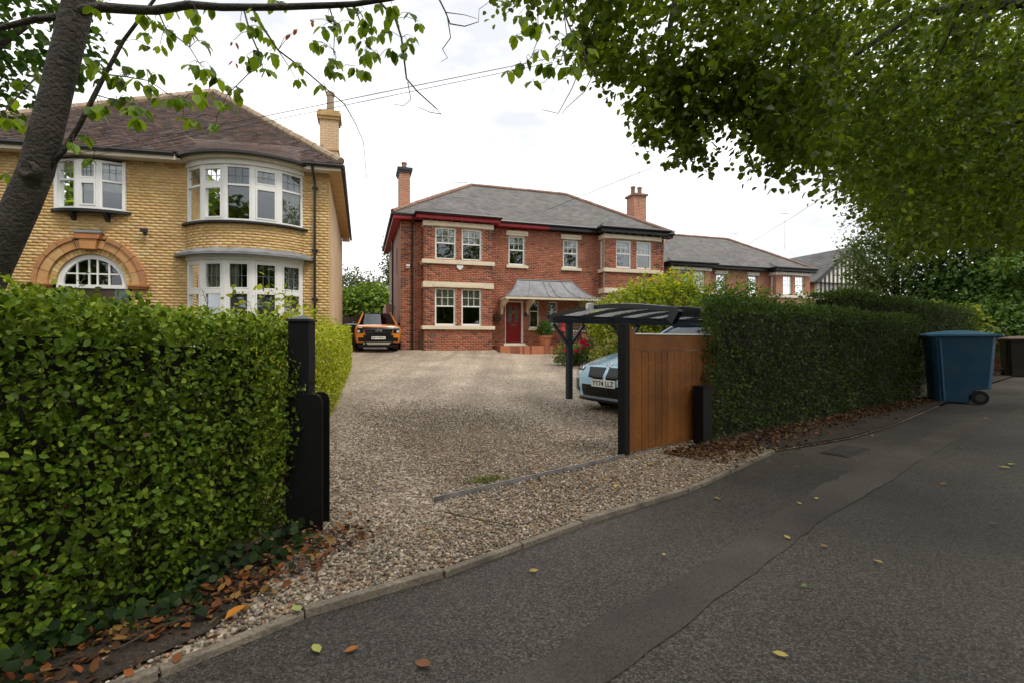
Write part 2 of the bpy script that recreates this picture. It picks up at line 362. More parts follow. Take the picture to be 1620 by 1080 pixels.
b.add([(x, y, zg(x, y) - .05) for y in ys for x in xs], [(j * n_ + i, j * n_ + i + 1, (j + 1) * n_ + i + 1, (j + 1) * n_ + i) for j in range(len(ys) - 1) for i in range(n_ - 1)])
b.build('ground', MT['soil'], kind='structure')
b = MB(); B = resample(EDGE[1:12], .4); tj = [0, .2, .5, 1, 1.6, 2.4, 3.2, 4, 5, 6, 7, 8, 9, 10, 11, 12, 13, 14, 15, 15.5, 16, 16.5, 17, 17.5, 18, 18.5, 19, 20, 22, 24]
V_ = []; mlen = len(tj)
for p in B:
    for t in tj:
        q = p + VD * t; V_.append((q[0], q[1], zg(q[0], q[1]) + .012 + .012 * math.sin(q[0] * 2.1 + q[1]) * min(1, t)))
b.add(V_, [(i * mlen + j, (i + 1) * mlen + j, (i + 1) * mlen + j + 1, i * mlen + j + 1) for i in range(len(B) - 1) for j in range(mlen - 1)])
b.build('driveway', MT['gravel'], kind='structure', smooth=True)
b = MB(); b.add([(x, y, 0) for x, y in EDGE] + [(80, 30, 0), (40, -25, 0), (-30, -25, 0)], [tuple(reversed(range(len(EDGE) + 3)))])
b.build('pavement', MT['asphalt'], kind='structure')
st_l = [(-.9, .9), (.441, 1.985), (1.014, 2.446), (2.27, 3.61), (3.2, 4.35), (5.2, 5.9), (9.0, 8.9), (20, 17.3)]
st_r = [(-.45, .88), (.96, 2.13), (1.91, 2.98), (3.26, 4.04), (4.0, 4.65), (5.75, 6.0), (9.6, 8.95), (20.6, 17.3)]
def jag(p, a=.02): return (p[0] + random.uniform(-a, a), p[1] + random.uniform(-a, a), .004)
la = resample(st_l, .12); ra = resample(st_r, .12); nn = min(len(la), len(ra))
la = [la[int(i * (len(la) - 1) / (nn - 1))] for i in range(nn)]; ra = [ra[int(i * (len(ra) - 1) / (nn - 1))] for i in range(nn)]
b = MB(); b.add([jag(p, .02) for p in la] + [jag(p, .012) for p in ra], [(i, i + nn, i + nn + 1, i + 1) for i in range(nn - 1)])
b.build('pavement_patch', MT['asphalt_patch'], kind='structure')
for pts in ([(4.2, 4.05), (4.5, 4.1), (4.9, 4.2), (5.3, 4.2), (5.8, 4.32), (6.6, 4.4)], [(6.0, 7.3), (7.4, 7.7), (9, 8.7), (12, 10.8)]):
    q = resample(pts, .06); b = MB(); v = []
    for i, p in enumerate(q): j = random.uniform(-.012, .012); wd = random.uniform(.0005, .004); v += [(p[0] + j, p[1] - j - wd, .0075), (p[0] + j, p[1] - j + wd, .0075)]
    b.add(v, [(2 * i, 2 * i + 2, 2 * i + 3, 2 * i + 1) for i in range(len(q) - 1)]); b.build('pavement_crack', MT['core'] if False else mat('crack_dirt', (.012, .010, .008), .95), kind='structure')
# concrete edging, stone by stone
ke = thing('kerb', 'narrow concrete edging kerb between gravel drive and pavement', 'kerb', (.4, 2.9, 0)); del ke['category']; del ke['label']; ke['kind'] = 'structure'
kp = resample(KERB[1:], .46)
for a, c in zip(kp[:-1], kp[1:]):
    d = (c - a) / np.linalg.norm(c - a); n2 = np.array([-d[1], d[0]]); a2 = a + d * .004; c2 = c - d * .004
    kb = MB(); zz = random.uniform(.026, .036); off = random.uniform(-.006, .006); q = [a2 - n2 * .019 + n2 * off, c2 - n2 * .019, c2 + n2 * .021, a2 + n2 * .021 + n2 * off]
    kb.slab([(p[0] - .4, p[1] - 2.9) for p in q], -.1, zz); kb.build('kerb_stone', MT['kerb'], ke, bevel=.005)
sp_ = [(-2.5, .40), (-1.30, 1.52), (-1.12, 1.80), (-1.10, 2.2), (-1.16, 2.72), (-1.6, 2.4), (-2.3, 1.3)]
b = MB(); b.add([(x, y, .030) for x, y in sp_], [tuple(range(len(sp_)))]); b.build('hedge_foot_soil', mat('dark_mould', (.045, .032, .021), .95, var=.5, vscale=8, var2=(70, .5), bump=1, bscale=70, bdist=.03), kind='structure')
# loose stones of the near gravel (each a real pebble)
t_ = (1 + 5 ** .5) / 2
ICO = norm(np.array([(-1, t_, 0), (1, t_, 0), (-1, -t_, 0), (1, -t_, 0), (0, -1, t_), (0, 1, t_), (0, -1, -t_), (0, 1, -t_), (t_, 0, -1), (t_, 0, 1), (-t_, 0, -1), (-t_, 0, 1)], float))
ICF = np.array([(0, 11, 5), (0, 5, 1), (0, 1, 7), (0, 7, 10), (0, 10, 11), (1, 5, 9), (5, 11, 4), (11, 10, 2), (10, 7, 6), (7, 1, 8), (3, 9, 4), (3, 4, 2), (3, 2, 6), (3, 6, 8), (3, 8, 9), (4, 9, 5), (2, 4, 11), (6, 2, 10), (8, 6, 7), (9, 8, 1)])
def pebbles(name, P, r, pal, wts=None):
    n = len(P); q = norm(rng.normal(size=(n, 4))); a, b_, c_, d_ = q.T
    Rm = np.stack([np.stack([1 - 2 * (c_ * c_ + d_ * d_), 2 * (b_ * c_ - a * d_), 2 * (b_ * d_ + a * c_)], 1), np.stack([2 * (b_ * c_ + a * d_), 1 - 2 * (b_ * b_ + d_ * d_), 2 * (c_ * d_ - a * b_)], 1), np.stack([2 * (b_ * d_ - a * c_), 2 * (c_ * d_ + a * b_), 1 - 2 * (b_ * b_ + c_ * c_)], 1)], 1)
    sc = np.stack([rng.uniform(.8, 1.35, n), rng.uniform(.7, 1.0, n), rng.uniform(.45, .75, n)], 1)
    v = ICO[None] * (1 + rng.uniform(-.16, .16, (n, 12, 1))) * sc[:, None, :]
    v = np.einsum('nij,nkj->nki', Rm, v); v[:, :, 2] *= .8
    v = v * r[:, None, None] + P[:, None, :]
    return mesh_np(name, v.reshape(-1, 3), [(ICF[None] + (np.arange(n) * 12)[:, None, None]).reshape(-1, 3)], np.repeat(pick_colors(n, pal, wts, .22), 12, 0))
Ks = np.array(EDGE[1:10]); seg = np.linalg.norm(np.diff(Ks, axis=0), axis=1); cum = np.concatenate([[0], np.cumsum(seg)])
def edge_pt(u): return np.stack([np.interp(u, cum, Ks[:, 0]), np.interp(u, cum, Ks[:, 1])], 1)
n = 330000
u = rng.uniform(0, cum[-1], n); t = .035 + 9.5 * rng.uniform(0, 1, n) ** 1.2
Pk = edge_pt(u) + VD * t[:, None]
keep = (Pk[:, 1] > 1.4) & (Pk[:, 1] < 9.4) & (Pk[:, 0] > -1.7 - .3 * (Pk[:, 1] - 2)) & (Pk[:, 0] < 3.9)
keep &= rng.uniform(0, 1, n) < np.clip((9.4 - Pk[:, 1]) / 5.2, 0, 1) ** 1.3
keep &= ~((Pk[:, 1] < 2.7) & (rng.uniform(0, 1, n) < np.clip((-.85 + .1 * np.sin(Pk[:, 1] * 9) - Pk[:, 0]) * 2.2, 0, .75)))
Pk = Pk[keep][:60000]; n = len(Pk)
r_ = rng.uniform(.0055, .0122, n) * (1 + .25 * (rng.uniform(0, 1, n) < .08))
z_ = np.array([zg(x, y) for x, y in Pk]) + .016 + rng.uniform(0, .010, n)
GP = [(.30, .222, .148), (.19, .145, .102), (.39, .315, .235), (.12, .096, .078), (.33, .19, .10), (.53, .47, .385), (.235, .205, .172)]
link('gravel_stones', pebbles('gravel_stones', np.column_stack([Pk, z_]), r_, GP, [.26, .2, .16, .12, .08, .06, .12]), MT['stone'], kind='stuff', smooth=True)
tag(bpy.data.objects['gravel_stones'], 'loose brown and grey pebbles of the gravel drive', 'gravel')
vg = EDGE[8:14] + [(12.2, 13.2), (7.4, 10.2), (4.6, 8.2), (2.5, 6.0), (2.3, 5.3)]
b = MB(); b.add([(x, y, .034) for x, y in vg], [tuple(range(len(vg)))]); b.build('verge', mat('leaf_mould', (.040, .028, .018), .95, var=.5, vscale=6, var2=(60, .5), bump=1, bscale=60, bdist=.03), kind='structure')
# planting bed beside the carport
bed = [(1.74, 19.0), (2.53, 15.5), (3.0, 12.6), (3.6, 10.9), (9.5, 14.5), (12, 23), (1.9, 21.2)]
b = MB(); b.add([(x, y, zg(x, y) + .05) for x, y in bed], [tuple(range(len(bed)))]); b.build('planting_bed', MT['soil'], kind='structure')
ed = thing('bed_edging', 'weathered timber edging along the rose bed', 'edging', (2.1, 17, .3))
for a, c in zip([(1.70, 19.05), (1.97, 17.8), (2.25, 16.7)], [(1.96, 17.85), (2.24, 16.75), (2.53, 15.5)]):
    b = MB(); b.bar((a[0] - 2.1, a[1] - 17, zg(*a) - .22), (c[0] - 2.1, c[1] - 17, zg(*c) - .22), .06, .14); b.build('board', mat('old_board', (.30, .22, .15), .9, var=.3), ed)
# the sliding gate's track
b = MB(); a = Vector((-.522, 3.274, .022)); c = Vector((1.05, 4.52, .022)); b.bar(a, c, .032, .034); b.bar(a + Vector((0, 0, .020)), c + Vector((0, 0, .020)), .012, .02)
tag(b.build('gate_track', MT['steel']), 'thin steel track crossing the gravel from the timber gate', 'track')
# an iron cover let into the pavement
ic = thing('drain_cover', 'rusty dark drain cover in the pavement by the right hedge', 'drain cover', (3.35, 4.86, .006), R(38))
mb = mat('rusted_iron', (.03, .024, .02), .8, var=.4, vscale=14, bump=.6, bscale=60)
boxes('frame', mb, ic, (-.30, .30, -.12, .12, -.03, .003)); boxes('lid', mb, ic, (-.27, .27, -.09, .09, -.02, .008))
# moss in the gravel
n = 300; a = rng.normal(size=(n, 2)) * np.array([.075, .03]); P = np.column_stack([a[:, 0] - .19, 3.74 + a[:, 1] + a[:, 0] * .3, np.full(n, .028) + rng.uniform(0, .012, n)])
tag(link('moss_patch', leaf_mesh('moss_patch', P, rand_dir(n) * .7 + np.array([0, 0, .6]), rand_dir(n), rng.uniform(.012, .028, n), pick_colors(n, [(.20, .20, .05), (.14, .17, .04)]), LT_LONG), MT['litter'], kind='stuff'), 'yellow green moss tuft in the gravel behind the track', 'moss')

# ================================================================== HEDGES
def hedge(name, label, foot, height, dens, size, pal, wts, T=LT, jitter=.10, singles=0, m='leaf_gloss', group=None, core=.15, tilt=.5, bulge=None, gaps=.0, seedn=1, top_pal=None, sprigs=0):
    foot = [np.array(p, float) for p in foot]; cx = sum(foot) / len(foot)
    root = thing(name, label, 'hedge', (cx[0], cx[1], zg(*cx)), 0, group); off = np.array([cx[0], cx[1], zg(*cx)])
    hfun = height if callable(height) else (lambda x, y: height)
    Ps, Ns = [], []; nv = len(foot)
    for i in range(nv):                                            # the clipped sides
        a, c = foot[i], foot[(i + 1) % nv]; L_ = np.linalg.norm(c - a)
        if L_ < .01: continue
        d = (c - a) / L_; nr = np.array([d[1], -d[0], 0])
        H = hfun(*((a + c) / 2)); n = int(L_ * H * dens * (.25 if (nr[0] * -(a + c)[0] / 2 + nr[1] * -(a + c)[1] / 2) < 0 else 1))
        u = rng.uniform(-.03, 1.03, n); vv = rng.uniform(0, 1, n)
        xy = a + (c - a) * u[:, None]; zb = np.array([zg(*p) for p in xy[::50]]).repeat(50)[:n]; hh = np.array([hfun(*p) for p in xy[::50]]).repeat(50)[:n]
        P = np.column_stack([xy, zb + .03 + vv * (hh - .03)])
        o = wob(P, 2.2, seedn) * .045 + wob(P, 6.5, seedn + 2) * .03 + rng.uniform(-jitter, .035, n)
        o -= .10 * np.clip((vv - .88) / .12, 0, 1) ** 2                # rounded shoulder
        if bulge: o += bulge(P, vv, i)
        kp_ = ~((wob(P, 3.1, seedn + 9) < -.42) & (rng.uniform(0, 1, n) < gaps))
        P = P + nr * o[:, None]; Ps.append(P[kp_]); Ns.append(np.tile(nr, (kp_.sum(), 1)))
    # the top, by rejection inside the footprint
    mn = np.min(foot, 0); mx_ = np.max(foot, 0); ar = (mx_ - mn).prod(); n = int(ar * dens)
    q = mn + (mx_ - mn) * rng.uniform(0, 1, (n, 2)); ins = np.ones(n, bool)
    for i in range(nv):
        a, c = foot[i], foot[(i + 1) % nv]; d = c - a; ins &= (d[0] * (q[:, 1] - a[1]) - d[1] * (q[:, 0] - a[0])) > -.02
    q = q[ins]; n = len(q)
    zt = np.array([zg(*p) + hfun(*p) for p in q]); P = np.column_stack([q, zt]); P[:, 2] += wob(P, 2.5, seedn + 4) * .035 + rng.uniform(-jitter, .035, n)
    Ps.append(P); Ns.append(np.tile([0, 0, 1.], (n, 1))); ntop = n
    P = np.concatenate(Ps) - off; Nn = np.concatenate(Ns); n = len(P)
    nrm = norm(Nn + np.array([0, 0, .55]) + rng.normal(size=(n, 3)) * tilt)
    ax = norm(np.cross(nrm, rand_dir(n)) + Nn * .35 + np.array([0, 0, .25]))
    C = pick_colors(n, pal, wts)
    if top_pal:                                                      # young growth on the clipped top
        k = rng.uniform(0, 1, n) < np.where(Nn[:, 2] > .5, .75, np.clip((P[:, 2] - (P[:, 2].max() - .30)) / .3, 0, .6)); C[k] = pick_colors(int(k.sum()), top_pal)
    sz = rng.uniform(size * .5, size * 1.4, n)
    vis = np.linalg.norm(P + off - np.array([0, 0, CAM_H]), axis=1)
    if singles:
        W = P + off; px = 810 + FPX * W[:, 0] / np.maximum(W[:, 1], .2); py = 540 - FPX * (W[:, 2] - CAM_H) / np.maximum(W[:, 1], .2)
        ok = (px > 0) & (px < 1620) & (py > 0) & (py < 1080) & (W[:, 1] > .5) & ((Nn * (np.array([0, 0, CAM_H]) - W)).sum(1) > 0)
        sc = np.where(ok, sz / vis, -1)
        # outermost leaves show best
        sel = np.argsort(-sc)[:singles]; m_ = np.zeros(n, bool); m_[sel] = True
        leaf_objects(P[m_], ax[m_], nrm[m_], sz[m_], C[m_], T, MT[m], root, name)
        P, ax, nrm, sz, C, Nn = P[~m_], ax[~m_], nrm[~m_], sz[~m_], C[~m_], Nn[~m_]
    link('foliage', leaf_mesh('foliage', P, ax, nrm, sz, C, T), MT[m], root, 'stuff')
    if sprigs:                                                       # young shoots standing proud of the clipping
        ks = rng.choice(len(P), sprigs, replace=False); d0 = norm(Nn[ks] * .8 + np.array([0, 0, .55]) + rng.normal(size=(sprigs, 3)) * .35); L0 = rng.uniform(.07, .17, sprigs); bq = MB(); q = [[], [], [], [], []]
        for i, k in enumerate(ks):
            if P[k, 2] + off[2] > 1.1 and Nn[k, 2] < .5: continue
            e = P[k] + d0[i] * L0[i]; bq.tube([P[k] - d0[i] * .05, e], [.0022, .001], 4); m7 = int(5 + L0[i] * 30); sd = norm(np.cross(d0[i:i + 1], rand_dir(1)))[0]
            for j in range(m7):
                t7 = (j + .6) / m7; q[0].append(P[k] + d0[i] * L0[i] * t7); q[1].append(sd * (1 if j % 2 else -1) + d0[i] * .6 + rng.normal(size=3) * .15); q[2].append(d0[i] + np.array([0, 0, .6]) + rng.normal(size=3) * .3); q[3].append(size * random.uniform(.6, 1.1) * (1.1 - .4 * t7)); q[4].append(np.array(jit(random.choice(pal[1:5]), .15)))
        link('shoots', leaf_mesh('shoots', *[np.array(x) for x in q], T), MT[m], root, 'stuff'); bq.build('shoot_stems', MT['twig'], root, 'stuff')
    # dark twig-brown core added to block light and deepen shade between leaves
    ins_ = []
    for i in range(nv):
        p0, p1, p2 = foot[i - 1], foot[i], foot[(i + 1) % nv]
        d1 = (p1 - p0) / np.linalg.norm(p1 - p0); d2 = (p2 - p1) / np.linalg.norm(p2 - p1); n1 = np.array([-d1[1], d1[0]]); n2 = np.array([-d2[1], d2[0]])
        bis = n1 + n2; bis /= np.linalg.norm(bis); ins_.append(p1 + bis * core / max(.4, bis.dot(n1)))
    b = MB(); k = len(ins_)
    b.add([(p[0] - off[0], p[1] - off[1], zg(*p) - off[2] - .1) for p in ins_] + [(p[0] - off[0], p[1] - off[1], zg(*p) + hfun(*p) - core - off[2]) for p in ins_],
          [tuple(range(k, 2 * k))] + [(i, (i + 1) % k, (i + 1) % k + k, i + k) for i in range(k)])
    b.build('blocking_core', MT['core'], root)
    # thin stems showing between the leaves
    b = MB()
    for _ in range(int(40 * min(3, dens / 900))):
        i = random.randrange(nv); a, c = foot[i], foot[(i + 1) % nv]; p = a + (c - a) * random.random(); d = (c - a) / np.linalg.norm(c - a); nr = np.array([d[1], -d[0]])
        H = hfun(*p); z0 = random.uniform(.05, H * .6); q0 = p - nr * .12; q1 = p - nr * random.uniform(-.01, .05) + d * random.uniform(-.15, .15); zb = zg(*p) - off[2]
        b.tube([(q0[0] - off[0], q0[1] - off[1], zb + z0), ((q0[0] + q1[0]) / 2 - off[0], (q0[1] + q1[1]) / 2 - off[1], zb + z0 + .12), (q1[0] - off[0], q1[1] - off[1], zb + z0 + random.uniform(.15, .35))], [.006, .004, .002], 4)
    b.build('stems', MT['twig'], root, 'stuff')
    return root
PRIVET = [(.072, .126, .010), (.098, .165, .013), (.145, .222, .018), (.050, .088, .009), (.23, .30, .03), (.13, .07, .03)]
def bul(P, vv, i): return (.10 * np.sin(np.clip(vv, 0, 1) * 3.0) + .22 * (1 - vv) ** 2 * np.clip((2.6 - P[:, 1]) / .5, 0, 1)) if i in (0, 1, 2) else 0
hedge('privet_hedge', 'leafy green privet hedge in the left foreground beside black gatepost', [(-2.6, .3), (-2.02, 1.35), (-1.62, 2.15), (-1.28, 2.88), (-1.95, 3.15), (-2.9, 2.3), (-3.5, .9)],
      lambda x, y: 1.185 + .09 * max(0, 2.9 - y), 6800, .0285, PRIVET, [.29, .30, .19, .14, .076, .004], singles=300, bulge=bul, sprigs=170, gaps=.40, jitter=.14, tilt=.75, seedn=3, top_pal=[(.19, .28, .03), (.28, .36, .045)])
GOLD = [(.32, .37, .025), (.42, .44, .035), (.20, .26, .02), (.52, .50, .06)]
hedge('golden_hedge', 'yellow green clipped hedge running back along the gravel drive', [(-2.1, 3.5), (-1.62, 3.4), (-4.87, 14.6), (-5.6, 14.4)], lambda x, y: 1.06 + .17 * min(1, max(0, (y - 4) / 4)), 1300, .042, GOLD, [.36, .26, .26, .12], jitter=.09, seedn=5)
DARK = [(.034, .062, .008), (.048, .084, .010), (.068, .108, .012), (.024, .045, .007), (.04, .08, .014)]
hedge('dark_hedge', 'long dark clipped hedge between timber gate and blue bin', [(2.16, 5.22), (5.0, 7.26), (7.90, 9.30), (7.5, 10.0), (4.6, 8.0), (2.47, 6.3)], lambda x, y: 1.59 - .006 * (x - 2), 1900, .036, DARK, [.28, .28, .16, .18, .10], jitter=.10, seedn=7, gaps=.5,
      top_pal=[(.06, .115, .022), (.085, .14, .03)])
hedge('tall_hedge', 'taller clipped hedge further along the pavement behind the blue bin', [(7.3, 10.5), (10.3, 12.4), (14.75, 15.4), (14.3, 16.3), (9.7, 13.5), (7.0, 11.5)], lambda x, y: 2.22 - .012 * (x - 7), 800, .055, DARK, [.26, .28, .2, .16, .10], seedn=8, top_pal=[(.06, .115, .022), (.085, .14, .03)])
# ivy creeping out below the privet
n = 430; u = rng.uniform(0, 1, n); base = np.stack([np.interp(u, [0, .5, 1], [-1.92, -1.55, -1.22]), np.interp(u, [0, .5, 1], [1.25, 1.95, 2.72])], 1)
P2 = base + np.array([.80, -.35]) * (rng.uniform(0, 1, (n, 1)) ** 1.6) * .34 * (.6 + .6 * np.sin(u * 9)[:, None] ** 2)
iv = thing('ivy', 'dark green ivy creeping over the ground below the privet hedge', 'ivy', (-1.4, 2.0, 0))
P = np.column_stack([P2, .03 + rng.uniform(0, .10, n) * (1 - u * .3)]) - np.array([-1.4, 2.0, 0]); nr = norm(np.array([.35, -.45, .8]) + rng.normal(size=(n, 3)) * .6)
Ci = pick_colors(n, [(.016, .036, .009), (.024, .050, .012), (.012, .028, .008), (.05, .075, .02)], [.4, .3, .2, .1]); sz = rng.uniform(.03, .055, n); ax = np.cross(nr, rand_dir(n))
big_ = np.argsort(-sz)[:150]; mk = np.zeros(n, bool); mk[big_] = True
leaf_objects(P[mk], ax[mk], nr[mk], sz[mk], Ci[mk], LT_ROUND, MT['leaf_gloss'], iv, 'ivy')
link('foliage', leaf_mesh('foliage', P[~mk], ax[~mk], nr[~mk], sz[~mk], Ci[~mk], LT_ROUND), MT['leaf_gloss'], iv, 'stuff')

# ================================================================== GATE AND POSTS
gp = thing('gatepost', 'black gatepost with stepped lower plate beside the privet hedge', 'gatepost', (-1.227, 2.80, 0), R(4))
boxes('post', MT['black_plank'], gp, (-.058, .058, -.03, .086, -.1, 1.215), bevel=.004)
b = MB(); b.box(-.066, .066, -.038, .094, 1.215, 1.228); b.add([(-.06, -.032, 1.228), (.06, -.032, 1.228), (.06, .088, 1.228), (-.06, .088, 1.228), (0, .028, 1.25)], [(0, 1, 4), (1, 2, 4), (2, 3, 4), (3, 0, 4)]); b.build('cap', MT['dark_metal'], gp)
b = MB(); b.prism([(-.064, -.1), (.140, -.1), (.140, .755), (.129, .785), (.104, .80), (-.064, .80)], -.045, -.032); b.build('front_plate', MT['black_plank'], gp)
b = MB(); b.prism([(.06, -.1), (.134, -.1), (.134, .755), (.123, .785), (.10, .798), (.06, .798)], .10, .113); b.build('rear_plate', MT['black_plank'], gp)
boxes('spacer', MT['black_plank'], gp, (.06, .09, -.032, .10, -.1, .78))
gt = thing('timber_gate', 'brown vertical board sliding gate standing open at the right hedge', 'gate', (1.08, 4.60, 0), math.atan2(.574, .819))
boxes('end_post', MT['black_plank'], gt, (-.06, .012, -.045, .045, .035, 1.27), bevel=.004)
b = MB(); b.prism([(.014, .05), (.10, .05), (.10, 1.19), (.085, 1.20), (.06, 1.222), (.045, 1.25), (.04, 1.262), (.014, 1.265)], -.028, .028); b.build('stile', MT['gate_wood'], gt, bevel=.003)
L_ = 1.44
boxes('top_rail', MT['gate_wood'], gt, (.103, L_, -.026, .026, 1.01, 1.165), bevel=.003)
boxes('cap_strip', mat('pale_cap', (.80, .78, .74), .5), gt, (.103, L_, -.034, .034, 1.167, 1.179))
boxes('bottom_rail', MT['gate_wood'], gt, (.103, L_, -.002, .026, .05, .16))
x = .104; wood_v = [mat('board_stain_%d' % i, (.185 * k, .066 * k, .012 * k), .55, var=.25, vscale=3, var2=(30, .15), spec=.25) for i, k in enumerate((.82, .95, 1.08))]
while x < L_ - .02:
    boxes('board', random.choice(wood_v), gt, (x, min(x + .097, L_), -.022, -.004, .05, 1.008), bevel=.003); x += .1005
boxes('backing_sheet', mat('pale_timber', (.26, .13, .05), .7), gt, (.103, L_, -.003, -.0005, .05, 1.008))
boxes('frame_back', MT['gate_wood'], gt, (.103, L_, .0, .026, .52, .62))
for xx in (.25, 1.2): b = MB(); b.lathe([(.045, -.012), (.045, -.004), (.035, 0), (.045, .004), (.045, .012)], 14, (xx, 0, .075), 'y'); b.build('roller', MT['steel'], gt)
gu = thing('guide_post', 'short black guide post against the hedge end beside the timber gate', 'post', (2.02, 5.12, 0), R(36))
boxes('post', MT['black_plank'], gu, (-.085, .085, -.06, .06, -.1, .62), bevel=.006); boxes('cap', MT['black_plank'], gu, (-.092, .092, -.067, .067, .62, .635))

# ================================================================== FALLEN LEAVES
def litter(name, label, P, size, pal):
    n = len(P); nr = norm(np.array([0, 0, 1.]) + rng.normal(size=(n, 3)) * .45)
    return tag(link(name, leaf_mesh(name, P, np.cross(nr, rand_dir(n)), nr, rng.uniform(size * .6, size * 1.3, n), pick_colors(n, pal), LT), MT['litter'], kind='stuff'), label, 'leaf litter')
BR = [(.10, .045, .02), (.14, .068, .028), (.07, .035, .018), (.18, .11, .042), (.05, .027, .017)]
n = 4200; u = rng.uniform(0, 1, n); a = np.stack([np.interp(u, [0, .2, .5, 1], [1.5, 2.3, 4.6, 7.9]), np.interp(u, [0, .2, .5, 1], [4.6, 5.1, 6.8, 9.1])], 1) + np.array([.626, -.78]) * (np.abs(rng.normal(size=(n, 1))) * .16 * np.interp(u, [0, .3, 1], [1.9, 1.3, .8])[:, None] - .1)
litter('leaf_litter', 'drift of brown fallen leaves along the foot of the dark hedge', np.column_stack([a, np.where(a[:, 0] < 2.6, .035, .036) + rng.uniform(0, .02, n)]), .042, BR)
n = 760; u = rng.uniform(0, 1, n); a = np.stack([np.interp(u, [0, .5, 1], [-1.75, -1.25, -.95]), np.interp(u, [0, .5, 1], [1.25, 2.0, 2.75])], 1) + rng.normal(size=(n, 2)) * np.array([.13, .10])
litter('leaf_litter', 'orange and brown leaf scatter between the ivy and the edging kerb', np.column_stack([a, .035 + rng.uniform(0, .015, n)]), .04, [(.24, .08, .022), (.17, .07, .025), (.09, .042, .018), (.26, .15, .04), (.06, .03, .018)])
n = 420; a = np.column_stack([rng.uniform(.1, 2.6, n), np.zeros(n)]); a[:, 1] = 3.05 + .82 * a[:, 0] + rng.normal(size=n) * .42
litter('leaf_litter', 'thin scatter of leaf fragments on the gravel between track and kerb', np.column_stack([a, np.full(n, .04)])[a[:, 1] > 2.75 + .86 * a[:, 0]], .028, BR + [(.34, .24, .06)])
spots = [(375, 985, .055, (.52, .20, .03), 'big orange'), (845, 906, .03, (.40, .27, .08), 'tan'), (668, 1055, .04, (.20, .09, .045), 'dark brown'), (555, 1032, .032, (.34, .13, .03), 'rust orange'),
         (1245, 852, .03, (.42, .30, .09), 'x'), (1135, 790, .03, (.40, .27, .08), 'x'), (1265, 798, .022, (.42, .36, .10), 'x'), (1292, 790, .022, (.42, .38, .12), 'x'), (1390, 892, .03, (.40, .28, .10), 'x'),
         (1303, 866, .022, (.32, .17, .06), 'x'), (1492, 767, .035, (.38, .16, .03), 'x'), (1520, 708, .03, (.44, .38, .16), 'x'), (1600, 736, .05, (.36, .38, .10), 'yellow green'), (1590, 741, .05, (.34, .33, .09), 'x'), (1236, 1040, .03, (.44, .36, .10), 'x'),
         (1272, 930, .024, (.14, .2, .05), 'x'), (1430, 664, .04, (.42, .36, .14), 'x'), (1380, 690, .03, (.42, .30, .12), 'x'), (975, 778, .035, (.5, .36, .05), 'bright yellow'), (760, 838, .028, (.42, .30, .05), 'x'), (680, 853, .03, (.36, .36, .08), 'x'), (1560, 662, .035, (.46, .42, .26), 'x'), (470, 980, .04, (.32, .36, .13), 'pale green'), (500, 1030, .035, (.36, .36, .10), 'x'), (820, 660, .03, (.36, .2, .06), 'x'), (1570, 830, .025, (.35, .2, .08), 'x'), (1050, 880, .022, (.4, .32, .1), 'x')]
named = {'big orange': 'large orange fallen leaf on the stones below the ivy', 'dark brown': 'curled dark brown fallen leaf on the pavement near the bottom edge', 'rust orange': 'rust orange fallen leaf on the pavement left of the curled brown one', 'tan': 'tan fallen leaf alone on the pavement just below the kerb', 'bright yellow': 'bright yellow fallen leaf on the gravel near the kerb', 'yellow green': 'yellow green leafy sprig at the right edge of the pavement', 'pale green': 'pale green fallen leaf on the edging kerb near the ivy'}
for px, py, s, c, k in spots:
    Y = CAM_H * FPX / (py - 540); x = (px - 810) / FPX * Y
    onk = py < 900 and k in ('bright yellow',) or (px, py) in ((760, 838), (680, 853), (820, 660)); z = .045 if (onk or k in ('big orange', 'pale green')) else .012
    b = MB(); cu = random.uniform(.15, .4); pts = [(p[0] * s * 1.5, (p[1] - .5) * s * 1.5, (cu * (p[0] * 2) ** 2 + .5 * cu * (p[1] - .5) ** 2) * s * 1.5) for p in LT]
    b.add(pts + [(0, -.72 * s * 1.3, .004)], [(0, 1, 2, 3), (0, 3, 4, 5), (0, 5, 6), (0, 6, 1)], c)
    o = b.build('fallen_leaf', MT['litter']); o.location = (x, Y, z); o.rotation_euler = (random.uniform(-.15, .15), random.uniform(-.15, .15), random.uniform(0, 6.28))
    on = 'gravel' if z > .03 else 'pavement'
    tag(o, named.get(k, 'small yellowish fallen leaf lying loose on the ' + on), 'leaf', 'fallen leaves on the ' + on)
for pts, lab in (([(-.42, 3.0, .045), (-.2, 2.86, .05), (.0, 2.78, .045)], 'thin dark twig on the gravel in front of the gate track'), ([(2.95, 2.72, .01), (3.1, 2.85, .02), (3.25, 2.92, .01)], 'pale bent twig on the pavement at right'), ([(-1.35, 1.66, .05), (-1.28, 1.78, .06), (-1.2, 1.86, .05)], 'dry curved twig on the soil by the ivy')):
    b = MB(); b.tube(pts, [.004, .0035, .002], 5); tag(b.build('twig', MT['twig']), lab, 'twig')

